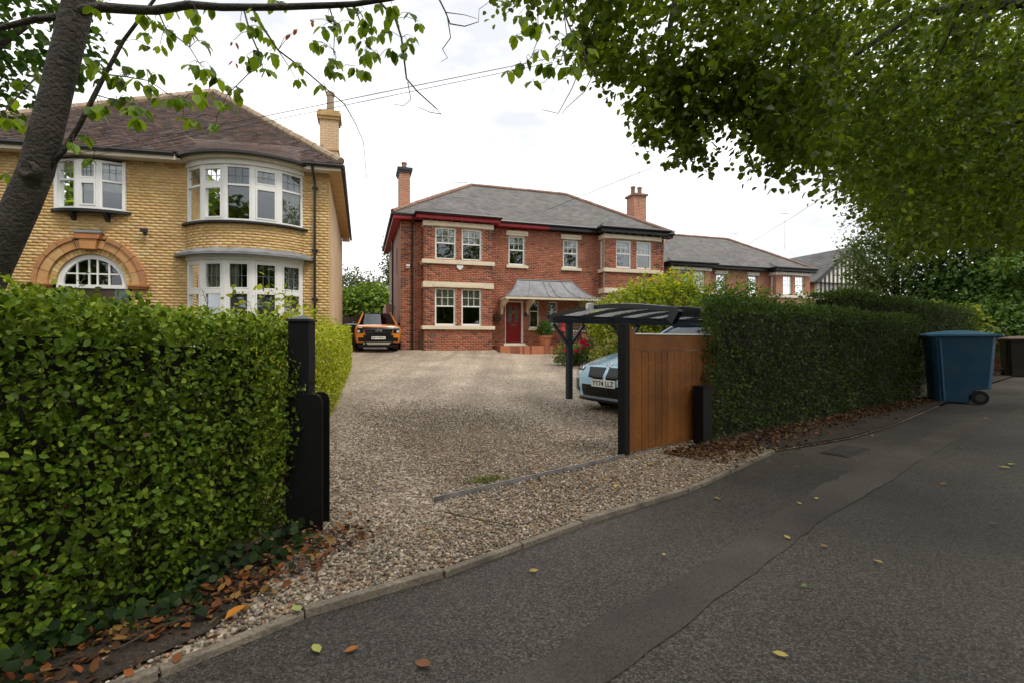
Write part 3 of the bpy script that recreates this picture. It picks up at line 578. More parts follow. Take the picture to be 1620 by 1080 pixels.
# ================================================================== BUILDING KIT
def rect_open(a, b_, z0, z1): return lambda z: [(a, b_)] if z0 < z < z1 else []
def free(sL, sR, cuts):
    iv = [(sL, sR)]
    for a, b_ in cuts:
        nx = []
        for p, q in iv:
            if b_ <= p or a >= q: nx.append((p, q)); continue
            if a - p > .02: nx.append((p, a))
            if q - b_ > .02: nx.append((b_, q))
        iv = nx
    return iv
def brick_wall(parent, name, P, z0, z1, sL, sR, opens, pal, wts, mortar, course=.082, blen=.24, thick=.2, singles=None, maxseg=9, dark_edge=0):
    mb = MB(); V = []; C = []; S = []
    nrow = int(round((z1 - z0) / course)); course = (z1 - z0) / nrow
    for r in range(nrow):
        za = z0 + r * course; zb = za + course; zc = (za + zb) / 2
        cuts = [c for o in opens for c in o(zc)]
        for a, b_ in free(sL, sR, cuts):
            k = max(1, int(math.ceil((b_ - a) / maxseg)))
            for i in range(k): mb.box(a + (b_ - a) * i / k, a + (b_ - a) * (i + 1) / k, -thick, 0, za, zb, None, lambda x, y, z: P(x, y, z))
            st = sL - 2 * blen + (.5 * blen if r % 2 else 0); x = st + math.floor((a - st) / blen) * blen
            while x < b_:
                p, q = max(x, a) + (.005 if x > a else 0), min(x + blen - .013, b_)
                if q - p > .03:
                    cc = pal[rng.choice(len(pal), p=wts)]
                    if dark_edge and (p - sL < .3 or sR - q < .3) and random.random() < dark_edge: cc = pal[-1]
                    pr = (.0045 if mortar is MT['mortar_yellow'] else .007) + random.uniform(-.002, .002)
                    vv = [P(s_, o_, z_) for o_ in (0.0, pr) for z_ in (za + .007, zb - .006) for s_ in (p, q)]
                    V.append(vv); C.append(jit(cc, .08 if mortar is MT['mortar_yellow'] else .12, .03)); S.append((p, q, za, zb))
                x += blen
    w_ = mb.build(name, mortar, parent)
    F5 = np.array([(4, 5, 7, 6), (0, 1, 5, 4), (2, 6, 7, 3), (0, 4, 6, 2), (1, 3, 7, 5)])
    V = np.array(V, float); C = np.array(C); idx = np.arange(len(V))
    if singles is not None:
        sel = singles(S)
        for i in sel:
            c0 = V[i].mean(0); me = mesh_np('brick', V[i] - c0, [F5], np.repeat(C[i:i + 1], 8, 0)); me.materials.append(MT['brick'])
            o = bpy.data.objects.new('brick', me); col.objects.link(o); o.parent = w_; o.location = c0
        idx = np.setdiff1d(idx, sel)
    n = len(idx); me = mesh_np('bricks', V[idx].reshape(-1, 3), [(F5[None] + (np.arange(n) * 8)[:, None, None]).reshape(-1, 4)], np.repeat(C[idx], 8, 0))
    link('bricks', me, MT['brick'], w_, 'stuff')
    return w_
def brick_tex(name, c1, c2, mort):
    m = bpy.data.materials.new(name); m.use_nodes = True; t = m.node_tree; N = t.nodes; L = t.links; p = N['Principled BSDF']; p.inputs['Roughness'].default_value = .9
    c = N.new('ShaderNodeTexCoord'); s = N.new('ShaderNodeSeparateXYZ'); a = N.new('ShaderNodeMath'); cb = N.new('ShaderNodeCombineXYZ')
    L.new(c.outputs['Object'], s.inputs[0]); L.new(s.outputs[0], a.inputs[0]); L.new(s.outputs[1], a.inputs[1]); L.new(a.outputs[0], cb.inputs[0]); L.new(s.outputs[2], cb.inputs[1])
    b_ = N.new('ShaderNodeTexBrick'); b_.inputs['Scale'].default_value = 1; b_.inputs['Brick Width'].default_value = .24; b_.inputs['Row Height'].default_value = .082; b_.inputs['Mortar Size'].default_value = .012; b_.inputs['Bias'].default_value = -.1
    b_.inputs['Color1'].default_value = (*c1, 1); b_.inputs['Color2'].default_value = (*c2, 1); b_.inputs['Mortar'].default_value = (*mort, 1); L.new(cb.outputs[0], b_.inputs[0])
    n = N.new('ShaderNodeTexNoise'); n.inputs['Scale'].default_value = 1.1; L.new(c.outputs['Object'], n.inputs[0]); mr = N.new('ShaderNodeMapRange'); mr.inputs[3].default_value = .75; mr.inputs[4].default_value = 1.25; L.new(n.outputs['Fac'], mr.inputs[0])
    q = N.new('ShaderNodeMix'); q.data_type = 'RGBA'; q.blend_type = 'MULTIPLY'; q.inputs[0].default_value = 1; L.new(b_.outputs[0], q.inputs[6]); L.new(mr.outputs[0], q.inputs[7]); L.new(q.outputs[2], p.inputs[0])
    return m
BT_RED = brick_tex('red_brick', (.46, .135, .06), (.28, .075, .04), (.42, .33, .25))
BT_PINK = brick_tex('painted_side_brick', (.34, .18, .14), (.30, .15, .115), (.30, .22, .18))
BT_YEL = brick_tex('yellow_side_brick', (.66, .47, .28), (.60, .41, .23), (.44, .31, .19))
def plain_wall(parent, name, P, z0, z1, sL, sR, rects, m, thick=.2):
    """wall with rectangular openings, bricks too small to build"""
    xs_ = sorted({sL, sR, *[v for r in rects for v in r[:2]]}); zs_ = sorted({z0, z1, *[v for r in rects for v in r[2:]]}); b = MB()
    for a, c in zip(xs_[:-1], xs_[1:]):
        for d, e in zip(zs_[:-1], zs_[1:]):
            x, z = (a + c) / 2, (d + e) / 2
            if any(r[0] < x < r[1] and r[2] < z < r[3] for r in rects): continue
            b.box(a, c, -thick, 0, d, e, None, P)
    return b.build(name, m, parent)
def window(parent, P, u0, u1, z0, z1, fw=.06, transom=None, tb=.05, bars=None, lower_bars=None, bw=.02, barmat=None, o=-.07, dep=.07, blind=None, curtain=None, name='window', mid=None, frm='white', sashw=0):
    b = MB(); bx = lambda a, c, e, f, d0=0, d1=0: b.box(a, c, o - dep + d0, o + d1, e, f, None, P)
    bx(u0, u0 + fw, z0, z1); bx(u1 - fw, u1, z0, z1); bx(u0 + fw, u1 - fw, z0, z0 + fw * 1.15); bx(u0 + fw, u1 - fw, z1 - fw, z1)
    if transom: bx(u0 + fw, u1 - fw, transom - tb / 2, transom + tb / 2, .002, .008)
    if sashw:                                                        # opening casements inside the frame
        for e, f in ([(z0 + fw * 1.15, transom - tb / 2), (transom + tb / 2, z1 - fw)] if transom else [(z0 + fw * 1.15, z1 - fw)]):
            a, c = u0 + fw, u1 - fw; s = sashw
            bx(a + .004, a + s, e + .004, f - .004, .01, .012); bx(c - s, c - .004, e + .004, f - .004, .01, .012); bx(a + s, c - s, e + .004, e + s, .01, .012); bx(a + s, c - s, f - s, f - .004, .01, .012)
    w_ = b.build(name, MT[frm], parent)
    s = sashw; spans = [(z0 + fw * 1.15 + s, (transom - tb / 2 if transom else z1 - fw) - s)] + ([(transom + tb / 2 + s, z1 - fw - s)] if transom else [])
    for k, (e, f) in enumerate(spans):
        p = MB(); p.box(u0 + fw + s, u1 - fw - s, o - dep * .6 - .004, o - dep * .6, e, f, None, P); p.build('pane', MT['glass'], w_)
        g = bars if (k == len(spans) - 1) else lower_bars
        if g:
            q = MB()
            for i in range(1, g[0]):
                x = u0 + fw + s + (u1 - u0 - 2 * fw - 2 * s) * i / g[0]; q.box(x - bw / 2, x + bw / 2, o - dep * .6 + .001, o - dep * .6 + .012, e, f, None, P)
            for i in range(1, g[1]):
                z = e + (f - e) * i / g[1]; q.box(u0 + fw + s, u1 - fw - s, o - dep * .6 + .0015, o - dep * .6 + .0125, z - bw / 2, z + bw / 2, None, P)
            q.build('glazing_bars', barmat or MT[frm], w_)
    if blind:                                                        # (z0, z1, material)
        p = MB(); p.box(u0 + .02, u1 - .02, o - dep - .06, o - dep - .05, blind[0], blind[1], None, P); p.build('blind', MT[blind[2]], w_)
    if curtain:                                                      # (from, to) fractions, pleated cloth
        a = u0 + (u1 - u0) * curtain[0]; c = u0 + (u1 - u0) * curtain[1]; p = MB(); k = max(6, int((c - a) / .02))
        p.grid(lambda i, j: P(a + (c - a) * i, o - dep - .09 + .022 * math.sin(i * (c - a) * 75) * (.6 + .4 * (1 - j)), z0 + .02 + (z1 - z0 - .04) * j), k, 2); p.build('curtain', MT['curtain'], w_, smooth=True)
    return w_
def tiles(parent, name, A, Bc, Cc, Dc, tw, gauge, pal, m, lift=.014):
    """courses of lapped tiles on a roof face: A,Bc along the eave, Dc,Cc along the top"""
    A, Bc, Cc, Dc = [np.array(p, float) for p in (A, Bc, Cc, Dc)]
    ud = (Bc - A) / np.linalg.norm(Bc - A); slope = np.cross(ud, np.cross((Dc - A), ud)); 
    nrm = np.cross(ud, Dc - A if np.linalg.norm(Dc - A) > .1 else Cc - A); nrm /= np.linalg.norm(nrm)
    up = np.cross(nrm, ud); H = (Dc - A).dot(up); ld, rd = (Dc - A).dot(ud), (Cc - A).dot(ud); W = (Bc - A).dot(ud)
    rows = max(1, int(H / gauge)); V = []; C = []
    for r in range(rows):
        h0 = H * r / rows; h1 = min(H, h0 + H / rows * 1.03); l0, l1 = ld * h0 / H, ld * h1 / H; r0, r1 = W + (rd - W) * h0 / H, W + (rd - W) * h1 / H
        x = min(l0, l1) - tw + (tw / 2 if r % 2 else 0); x = math.floor(x / tw) * tw + (tw / 2 if r % 2 else 0)
        while x < max(r0, r1):
            a0, b0 = max(x + .002, l0), min(x + tw - .002, r0); a1, b1 = max(x + .002, l1), min(x + tw - .002, r1)
            if b0 - a0 > .02:
                if b1 < a1: a1 = b1 = (a1 + b1) / 2
                lf = lift * random.uniform(.75, 1.35)
                f = lambda u_, h_, o_: A + ud * u_ + up * h_ + nrm * o_
                V.append([f(a0, h0, lf), f(b0, h0, lf), f(b1, h1, .003), f(a1, h1, .003), f(a0, h0, -.005), f(b0, h0, -.005)]); C.append(jit(pal[random.randrange(len(pal))], .16, .05))
            x += tw
    V = np.array(V); n = len(V); F = np.array([(0, 1, 2, 3), (4, 5, 1, 0)])
    return link(name, mesh_np(name, V.reshape(-1, 3), [(F[None] + (np.arange(n) * 6)[:, None, None]).reshape(-1, 4)], np.repeat(np.array(C), 6, 0)), m, parent, 'stuff')
def ridge_line(parent, a, b_, m, r=.11, step=.42, name='ridge_tile'):
    a = Vector(a); b_ = Vector(b_); n = max(1, int((b_ - a).length / step)); d = (b_ - a) / n
    for i in range(n):
        q = MB(); j = Vector((0, 0, random.uniform(-.008, .008))); q.tube([a + d * i + j, a + d * (i + .98) + j], [r, r * .93], 8); q.build(name, m, parent)
def pot(parent, x, y, z, h, r, m, name='chimney_pot'):
    b = MB(); b.lathe([(r * 1.15, 0), (r * 1.1, h * .08), (r * .9, h * .15), (r * .82, h * .8), (r * 1.0, h * .84), (r * .98, h), (r * .75, h), (r * .7, h * .9)], 14, (x, y, z)); return b.build(name, m, parent, smooth=False)
def aerial(parent, x, y, z, h, name='aerial'):
    b = MB(); b.tube([(x, y, z), (x, y, z + h)], .014, 5); b.bar((x - .5, y, z + h - .05), (x + .45, y, z + h + .08), .02, .02)
    for k in range(6): q = -.45 + k * .17; b.bar((x + q, y - .18, z + h - .04 + (q + .5) * .13), (x + q, y + .18, z + h - .04 + (q + .5) * .13), .009, .009)
    return b.build(name, MT['steel'], parent)

# ================================================================== THE YELLOW BRICK HOUSE
YB = thing('brick_house', 'yellow brick house with tiled hip roof and curved bay windows', 'house', (-10.51, 13.4, 0), R(12.03))
SK = -.091
def PY(s, o, z): return (s + SK * -o * 0, -o, z)                     # front wall: o outwards
def PD(s, d, z): return (s + SK * d, d, z)
YPAL = [(.62, .41, .165), (.58, .37, .14), (.65, .46, .21), (.61, .37, .175), (.51, .315, .115)]; YW = [.34, .26, .18, .14, .08]
AC, AZ = -1.0, 2.65
def arch_open(z):
    if z < AZ: return [(AC - .98, AC + .98)]
    q = 1.30 ** 2 - (z - AZ) ** 2
    return [(AC - q ** .5, AC + q ** .5)] if q > 0 else []
def near300(S):
    c = [(abs(s0 + .4) * .6 + abs((za + zb) / 2 - 4.1), i) for i, (s0, s1, za, zb) in enumerate(S) if za > 2.7 and -2.4 < s0 < 1.25 and s1 - s0 > .2]
    return [i for _, i in sorted(c)[:300]]
yo = [rect_open(-1.78, -.18, 4.64, 7), rect_open(1.36, 4.40, 0, 7), arch_open]
brick_wall(YB, 'front_wall', PY, .1, 6.10, -4.75, 5.15, yo, YPAL, YW, MT['mortar_yellow'], singles=near300)
def arc(sc, half, sag):
    Rr = (half * half + sag * sag) / (2 * sag); ph = math.asin(half / Rr)
    return lambda a: (sc + Rr * math.sin(a * ph), -(Rr * math.cos(a * ph) - (Rr - sag)))
bowf = arc(2.88, 1.55, .70)
def PB(a_, o, z):                                                     # a_ runs 0..3.4 round the bow
    a = a_ / 1.7 - 1; s, d = bowf(a); s2, d2 = bowf(a + .01); t = np.array([s2 - s, d2 - d]); t /= np.linalg.norm(t)
    return (s + t[1] * o, d - t[0] * o, z)
brick_wall(YB, 'bay_wall_upper', PB, 3.66, 4.36, 0, 3.4, [], YPAL, YW, MT['mortar_yellow'], maxseg=.25)
brick_wall(YB, 'bay_wall_lower', PB, .1, .95, 0, 3.4, [], YPAL, YW, MT['mortar_yellow'], maxseg=.25)
fc = [bowf(-1 + .4 * i) for i in range(6)]
def facet(i, pts):
    a = np.array(pts[i]); c = np.array(pts[i + 1]); t = (c - a) / np.linalg.norm(c - a); nr = np.array([t[1], -t[0]])
    return np.linalg.norm(c - a), (lambda u_, o, z: (a[0] + t[0] * u_ + nr[0] * o, a[1] + t[1] * u_ + nr[1] * o, z))
lead_b = mat('lead_cames', (.20, .20, .20), .6)
for i in range(5):
    W_, P_ = facet(i, fc); fx = i in (0, 2, 4)
    window(YB, P_, 0, W_, 4.40, 5.98, .075 if fx else .085, 5.42, .05 if fx else .10, (3, 2), None, .011, lead_b, -.01, .07, sashw=0 if fx else .045, curtain=[(0, .95), None, None, None, (0, 1)][i], name='window')
    window(YB, P_, 0, W_, .98, 3.36, .085, 2.50, .10, (3, 2) if i else None, None, .011, lead_b, -.01, .07, sashw=.04, blind=(1.0, 2.44, 'blind'), curtain=[(0, 1), (0, .85), (0, .45), None, (.35, .85)][i], name='window')
def bow_band(name, m, z0, z1, o0, o1, a0=0, a1=3.4, n=24, ends=0):
    b = MB(); 
    for i in range(n): b.box(a0 + (a1 - a0) * i / n, a0 + (a1 - a0) * (i + 1) / n, o0, o1, z0, z1, None, PB)
    return b.build(name, m, YB)
bow_band('bay_head', MT['white'], 3.36, 3.50, -.12, .03); bow_band('bay_sill', MT['black_gloss'], 4.355, 4.41, -.1, .10, -.12, 3.52); bow_band('bay_head_upper', MT['white'], 5.98, 6.12, -.12, .03); bow_band('bay_sill_lower', MT['white'], .94, .985, -.12, .08)
b = MB()                                                              # lead apron roof of the lower bay
b.grid(lambda i, j: PB(-.22 + 3.84 * i, .26 - .26 * j, 3.53 + .15 * j + .01 * math.sin(i * 40)), 40, 3); b.grid(lambda i, j: PB(-.22 + 3.84 * i, .26, 3.47 + .06 * j), 40, 1); b.grid(lambda i, j: PB(-.22 + 3.84 * i, .26 - .28 * j, 3.47 + .02 * j), 40, 1, flip=True)
b.build('bay_lead_roof', MT['lead'], YB)
# oriel window on the left
ob = arc(-.98, .80, .20); op = [ob(-1 + 2 * i / 3) for i in range(4)]
for i in range(3):
    W_, P_ = facet(i, op); window(YB, P_, 0, W_, 4.66, 6.0, .06 if i != 1 else .085, 5.45, .05 if i != 1 else .09, (3, 2), None, .011, lead_b, -.005, .07, sashw=.045 if i == 1 else 0, blind=(5.2, 5.97, 'blind') if i else (4.7, 5.97, 'curtain'), name='window')
for p in (-1.80, -.20): boxes('oriel_jamb', MT['white'], YB, (p - .03, p + .05, -.06, .05, 4.66, 6.02))
b = MB(); b.slab([(-1.96, .02)] + [(s * 1.0 + (s + .98) * .10, d - .08) for s, d in [ob(-1 + i / 6) for i in range(13)]] + [(0.0, .02)], 4.58, 4.655); b.build('oriel_sill', MT['black_gloss'], YB)
for s in (-1.38, -.58): b = MB(); b.prism([(0, 4.58), (-.2, 4.58), (-.19, 4.52), (-.04, 4.38), (0, 4.36)], s - .05, s + .05, None, lambda x, y, z: (y, x, z)); b.build('oriel_bracket', MT['black_gloss'], YB)
# arched entrance: terracotta voussoirs, brick ring, fanlight
tp = [(.52, .28, .11), (.48, .25, .10), (.56, .32, .135), (.50, .26, .12)]
def ring_piece(name, r0, r1, a0, a1, o0, o1, m, c=None, par=None, n=4):
    b = MB(); b.grid(lambda i, j: (AC + (r0 + (r1 - r0) * j) * math.cos(a0 + (a1 - a0) * i), -o1, AZ + (r0 + (r1 - r0) * j) * math.sin(a0 + (a1 - a0) * i)), n, 1, c)
    b.grid(lambda i, j: (AC + r1 * math.cos(a0 + (a1 - a0) * i), -o1 + (o1 - o0) * j, AZ + r1 * math.sin(a0 + (a1 - a0) * i)), n, 1, c); b.grid(lambda i, j: (AC + r0 * math.cos(a0 + (a1 - a0) * i), -o1 + (o1 - o0) * j, AZ + r0 * math.sin(a0 + (a1 - a0) * i)), n, 1, c, True)
    for aa in (a0, a1): b.add([(AC + r * math.cos(aa), -o, AZ + r * math.sin(aa)) for r, o in ((r0, o0), (r1, o0), (r1, o1), (r0, o1))], [(0, 1, 2, 3)], c)
    return b.build(name, m, par or YB)
for k in range(10):
    a0 = math.pi * k / 10 + .006; a1 = math.pi * (k + 1) / 10 - .006
    if k in (4, 5): continue
    ring_piece('voussoir', 1.00, 1.22, a0, a1, -.12, .045, MT['terracotta'], jit(random.choice(tp), .1)); ring_piece('hood_mould', 1.225, 1.345, a0, a1, -.05, .085, MT['terracotta'], jit((.42, .20, .085), .1))
b = MB(); b.prism([(AC - .17, 3.60), (AC + .17, 3.60), (AC + .22, 3.88), (AC - .22, 3.88)], -.14, .1, (.50, .235, .08)); b.prism([(AC - .27, 3.87), (AC + .27, 3.87), (AC + .31, 4.02), (AC - .31, 4.02)], -.17, .1, (.44, .18, .065)); b.build('keystone', MT['terracotta'], YB)
b = MB(); b.prism([(AC - .33, 4.02), (AC + .33, 4.02), (AC + .33, 4.045), (AC - .33, 4.045)], -.19, 0); b.add([(AC - .33, -.19, 4.045), (AC + .33, -.19, 4.045), (AC + .31, .0, 4.13), (AC - .31, .0, 4.13)], [(0, 1, 2, 3)]); b.build('keystone_lead', MT['lead'], YB)
for k in (4, 5): ring_piece('voussoir', 1.00, 1.22, math.pi * k / 10 + .006, math.pi * (k + 1) / 10 - .006, -.12, .04, MT['terracotta'], tp[0])
for s in (-1, 1): b = MB(); b.box(AC + s * 1.17 - .22, AC + s * 1.17 + .22, -.12, .05, 2.54, 2.65, (.40, .15, .06)); b.box(AC + s * 1.17 - .25, AC + s * 1.17 + .25, -.15, .05, 2.60, 2.648, (.42, .17, .06)); b.build('impost', MT['terracotta'], YB)
for k in range(26): ring_piece('arch_brick', .84, .985, math.pi * k / 26 + .005, math.pi * (k + 1) / 26 - .005, -.16, -.02, MT['brick'], jit(random.choice(YPAL), .12), n=2)
fl = ring_piece('fanlight', .70, .835, 0, math.pi, -.20, -.09, MT['white'], n=28)
b = MB(); b.add([(AC, .14, AZ)] + [(AC + .70 * math.cos(math.pi * i / 20), .14, AZ + .70 * math.sin(math.pi * i / 20)) for i in range(21)], [(0, i + 1, i + 2) for i in range(20)]); b.build('pane', MT['glass'], fl)
b = MB()
for x in (-.38, -.10, .10, .38): b.box(AC + x - .02, AC + x + .02, .10, .13, AZ, AZ + (.49 - x * x) ** .5)
b.box(AC - .62, AC + .62, .102, .132, AZ + .28, AZ + .32); b.build('glazing_bars', MT['white'], fl)
boxes('fanlight_rail', MT['white'], YB, (AC - .85, AC + .85, .07, .2, AZ - .10, AZ - .002))
dr = boxes('door', MT['brown_fence'], YB, (AC - .5, AC + .5, .10, .15, .25, AZ - .11)); boxes('handle', MT['chrome'], dr, (AC + .38, AC + .42, .05, .10, 1.2, 1.35))
for s in (-1, 1): boxes('side_light', MT['frost'], YB, (AC + s * .68 - .17, AC + s * .68 + .17, .10, .16, .25, AZ - .11))
# other walls, floors
plain_wall(YB, 'side_wall', lambda u_, o, z: PD(5.15 + o, u_, z), .1, 6.1, .2, 10, [], BT_YEL); plain_wall(YB, 'rear_wall', lambda u_, o, z: PD(u_, 10 + o, z), .1, 6.1, -4.75, 4.9, [], BT_YEL); plain_wall(YB, 'far_side_wall', lambda u_, o, z: PD(-4.75 - o, u_, z), .1, 6.1, .2, 9.8, [], BT_YEL)
b = MB(); b.box(-4.5, 4.9, .21, 9.7, 3.42, 3.60, None, PD); b.slab([(s, d + .1) for s, d in fc] + [(4.4, .2), (1.4, .2)], 3.5, 3.52); b.build('upper_floor', MT['room'], YB); b = MB(); b.box(-4.5, 4.9, .21, 9.7, .3, .35, None, PD); b.build('lower_floor', MT['room'], YB)
b = MB(); b.box(-4.5, 4.9, 2.6, 2.7, .4, 6.0, None, PD); b.box(.95, 1.05, .22, 2.6, .4, 6.0, None, PD); b.build('inner_wall', MT['room'], YB)
# roof: pyramid with front face, bell-cast over the bow
EZ = 6.30; ov = .38; c0, c1, c2, c3 = PD(-5.1, -ov, EZ), PD(5.50, -ov, EZ), PD(5.50, 10.35, EZ), PD(-5.1, 10.35, EZ); ap = PD(.2 + .5, 5.1, 10.55)
b = MB(); b.add([c0, c1, c2, c3, ap], [(0, 1, 4), (1, 2, 4), (2, 3, 4), (3, 0, 4), (3, 2, 1, 0)]); rf = b.build('roof', MT['room'], YB)
TP = [(.135, .088, .076), (.110, .078, .072), (.155, .095, .075), (.095, .072, .070), (.13, .097, .09), (.175, .10, .075)]
tiles(rf, 'tiles', c0, c1, ap, ap, .17, .125, TP, MT['tile'], .036); tiles(rf, 'tiles', c1, c2, ap, ap, .17, .115, TP, MT['tile'], .02)
ridge_line(YB, Vector(c1) + Vector((0, 0, .06)), Vector(ap) + Vector((0, 0, .06)), MT['ridge'], .12, .36); ridge_line(YB, Vector(c0) + Vector((0, 0, .06)), Vector(ap) + Vector((0, 0, .06)), MT['ridge'], .12, .36)
# the bow's own skirt of roof
bs = MB(); skirt = [PB(-.22 + 3.84 * i / 24, .34, 6.235) for i in range(25)]
top_ = [(p[0], max(.55, p[1] + .95), EZ + (max(.55, p[1] + .95) + ov) * (10.55 - EZ) / (5.1 + ov) + .012) for p in skirt]
for r in range(10):
    for i in range(24):
        t0, t1 = r / 10, (r + 1.03) / 10; q = lambda k, t, l: tuple(np.array(skirt[k]) * (1 - t) + np.array(top_[k]) * t + np.array([0, 0, l - .10 * math.sin(math.pi * t) * .4]))
        cc = jit(random.choice(TP), .16, .05); bs.add([q(i, t0, .04), q(i + 1, t0, .04), q(i + 1, t1, .010), q(i, t1, .010)], [(0, 1, 2, 3)], cc); bs.add([q(i, t0, .0), q(i + 1, t0, .0), q(i + 1, t0, .04), q(i, t0, .04)], [(0, 1, 2, 3)], cc)
bs.build('bay_roof_tiles', MT['tile'], rf, 'stuff')
b = MB(); b.box(-5.1, 1.28, -ov + .02, .25, 6.10, 6.14, None, PD); b.box(4.48, 5.48, -ov + .02, .25, 6.10, 6.14, None, PD); b.build('front_soffit', MT['fascia_cream'], YB)
for p, q in ((-5.1, 1.2), (4.55, 5.5)): b = MB(); b.box(p, q, -ov, -ov + .02, 6.08, 6.24, None, PD); b.build('fascia', MT['fascia_cream'], YB)
bow_band('bay_fascia', MT['fascia_cream'], 6.12, 6.21, -.05, .20, -.1, 3.5); bow_band('bay_gutter', MT['black_gloss'], 6.18, 6.245, .24, .36, -.32, 3.72)
b = MB(); b.tube([PD(-5.15, -ov - .05, 6.23), PD(1.15, -ov - .05, 6.23)], .055, 8); b.tube([PD(4.5, -ov - .05, 6.23), PD(5.56, -ov - .05, 6.21)], .055, 8); b.tube([PD(5.56, -ov - .05, 6.21), PD(5.56, 10.3, 6.21)], .055, 8); b.build('gutter', MT['black_gloss'], YB)
b = MB()
for k in range(4): b.box(5.16 + k * .088, 5.16 + k * .088 + .083, -ov + .03, 10.2, 6.08, 6.10, None, PD)
b.build('side_soffit', MT['wood_soffit'], YB)
b = MB(); b.tube([(4.76, -.45, 6.18), (4.76, -.40, 6.05), (4.76, -.09, 5.80), (4.76, -.09, .2)], .036, 8)
for z in (5.6, 3.75, 2.3): b.box(4.68, 4.84, -.06, -.01, z, z + .07)
b.build('drainpipe', MT['black_gloss'], YB)
b = MB(); b.box(.27, .36, -.1, -.01, 4.10, 4.15); b.box(.24, .42, -.15, -.10, 4.11, 4.21); b.tube([(.36, -.1, 4.08), (.38, -.16, 4.03)], .03, 8); b.build('floodlight', MT['black_gloss'], YB)
# chimney on the side wall
for (za, zb, h) in ((6.2, 8.75, .30),):
    PC = lambda s, d, z: PD(5.02 + s, 2.3 + d, z)
    ch = plain_wall(YB, 'chimney', lambda u_, o, z: PC(u_, -o - .3, z), za, zb, -h, h, [], BT_YEL, .6)
cbm = mat('corbel_brick', (.44, .28, .11), .85, var=.2)
for k, (za, e) in enumerate(((8.60, .05), (8.70, .09), (8.80, .05), (7.55, .03))): b = MB(); b.box(-.30 - e, .30 + e, -.3 - e, .3 + e, za, za + (.10 if k < 3 else .05), None, lambda x, y, z: PD(5.02 + x, 2.3 + y, z)); b.build('corbel', cbm, ch)
q = PD(5.05, 2.3, 0); pot(ch, q[0], q[1], 8.9, .75, .14, MT['ridge'])

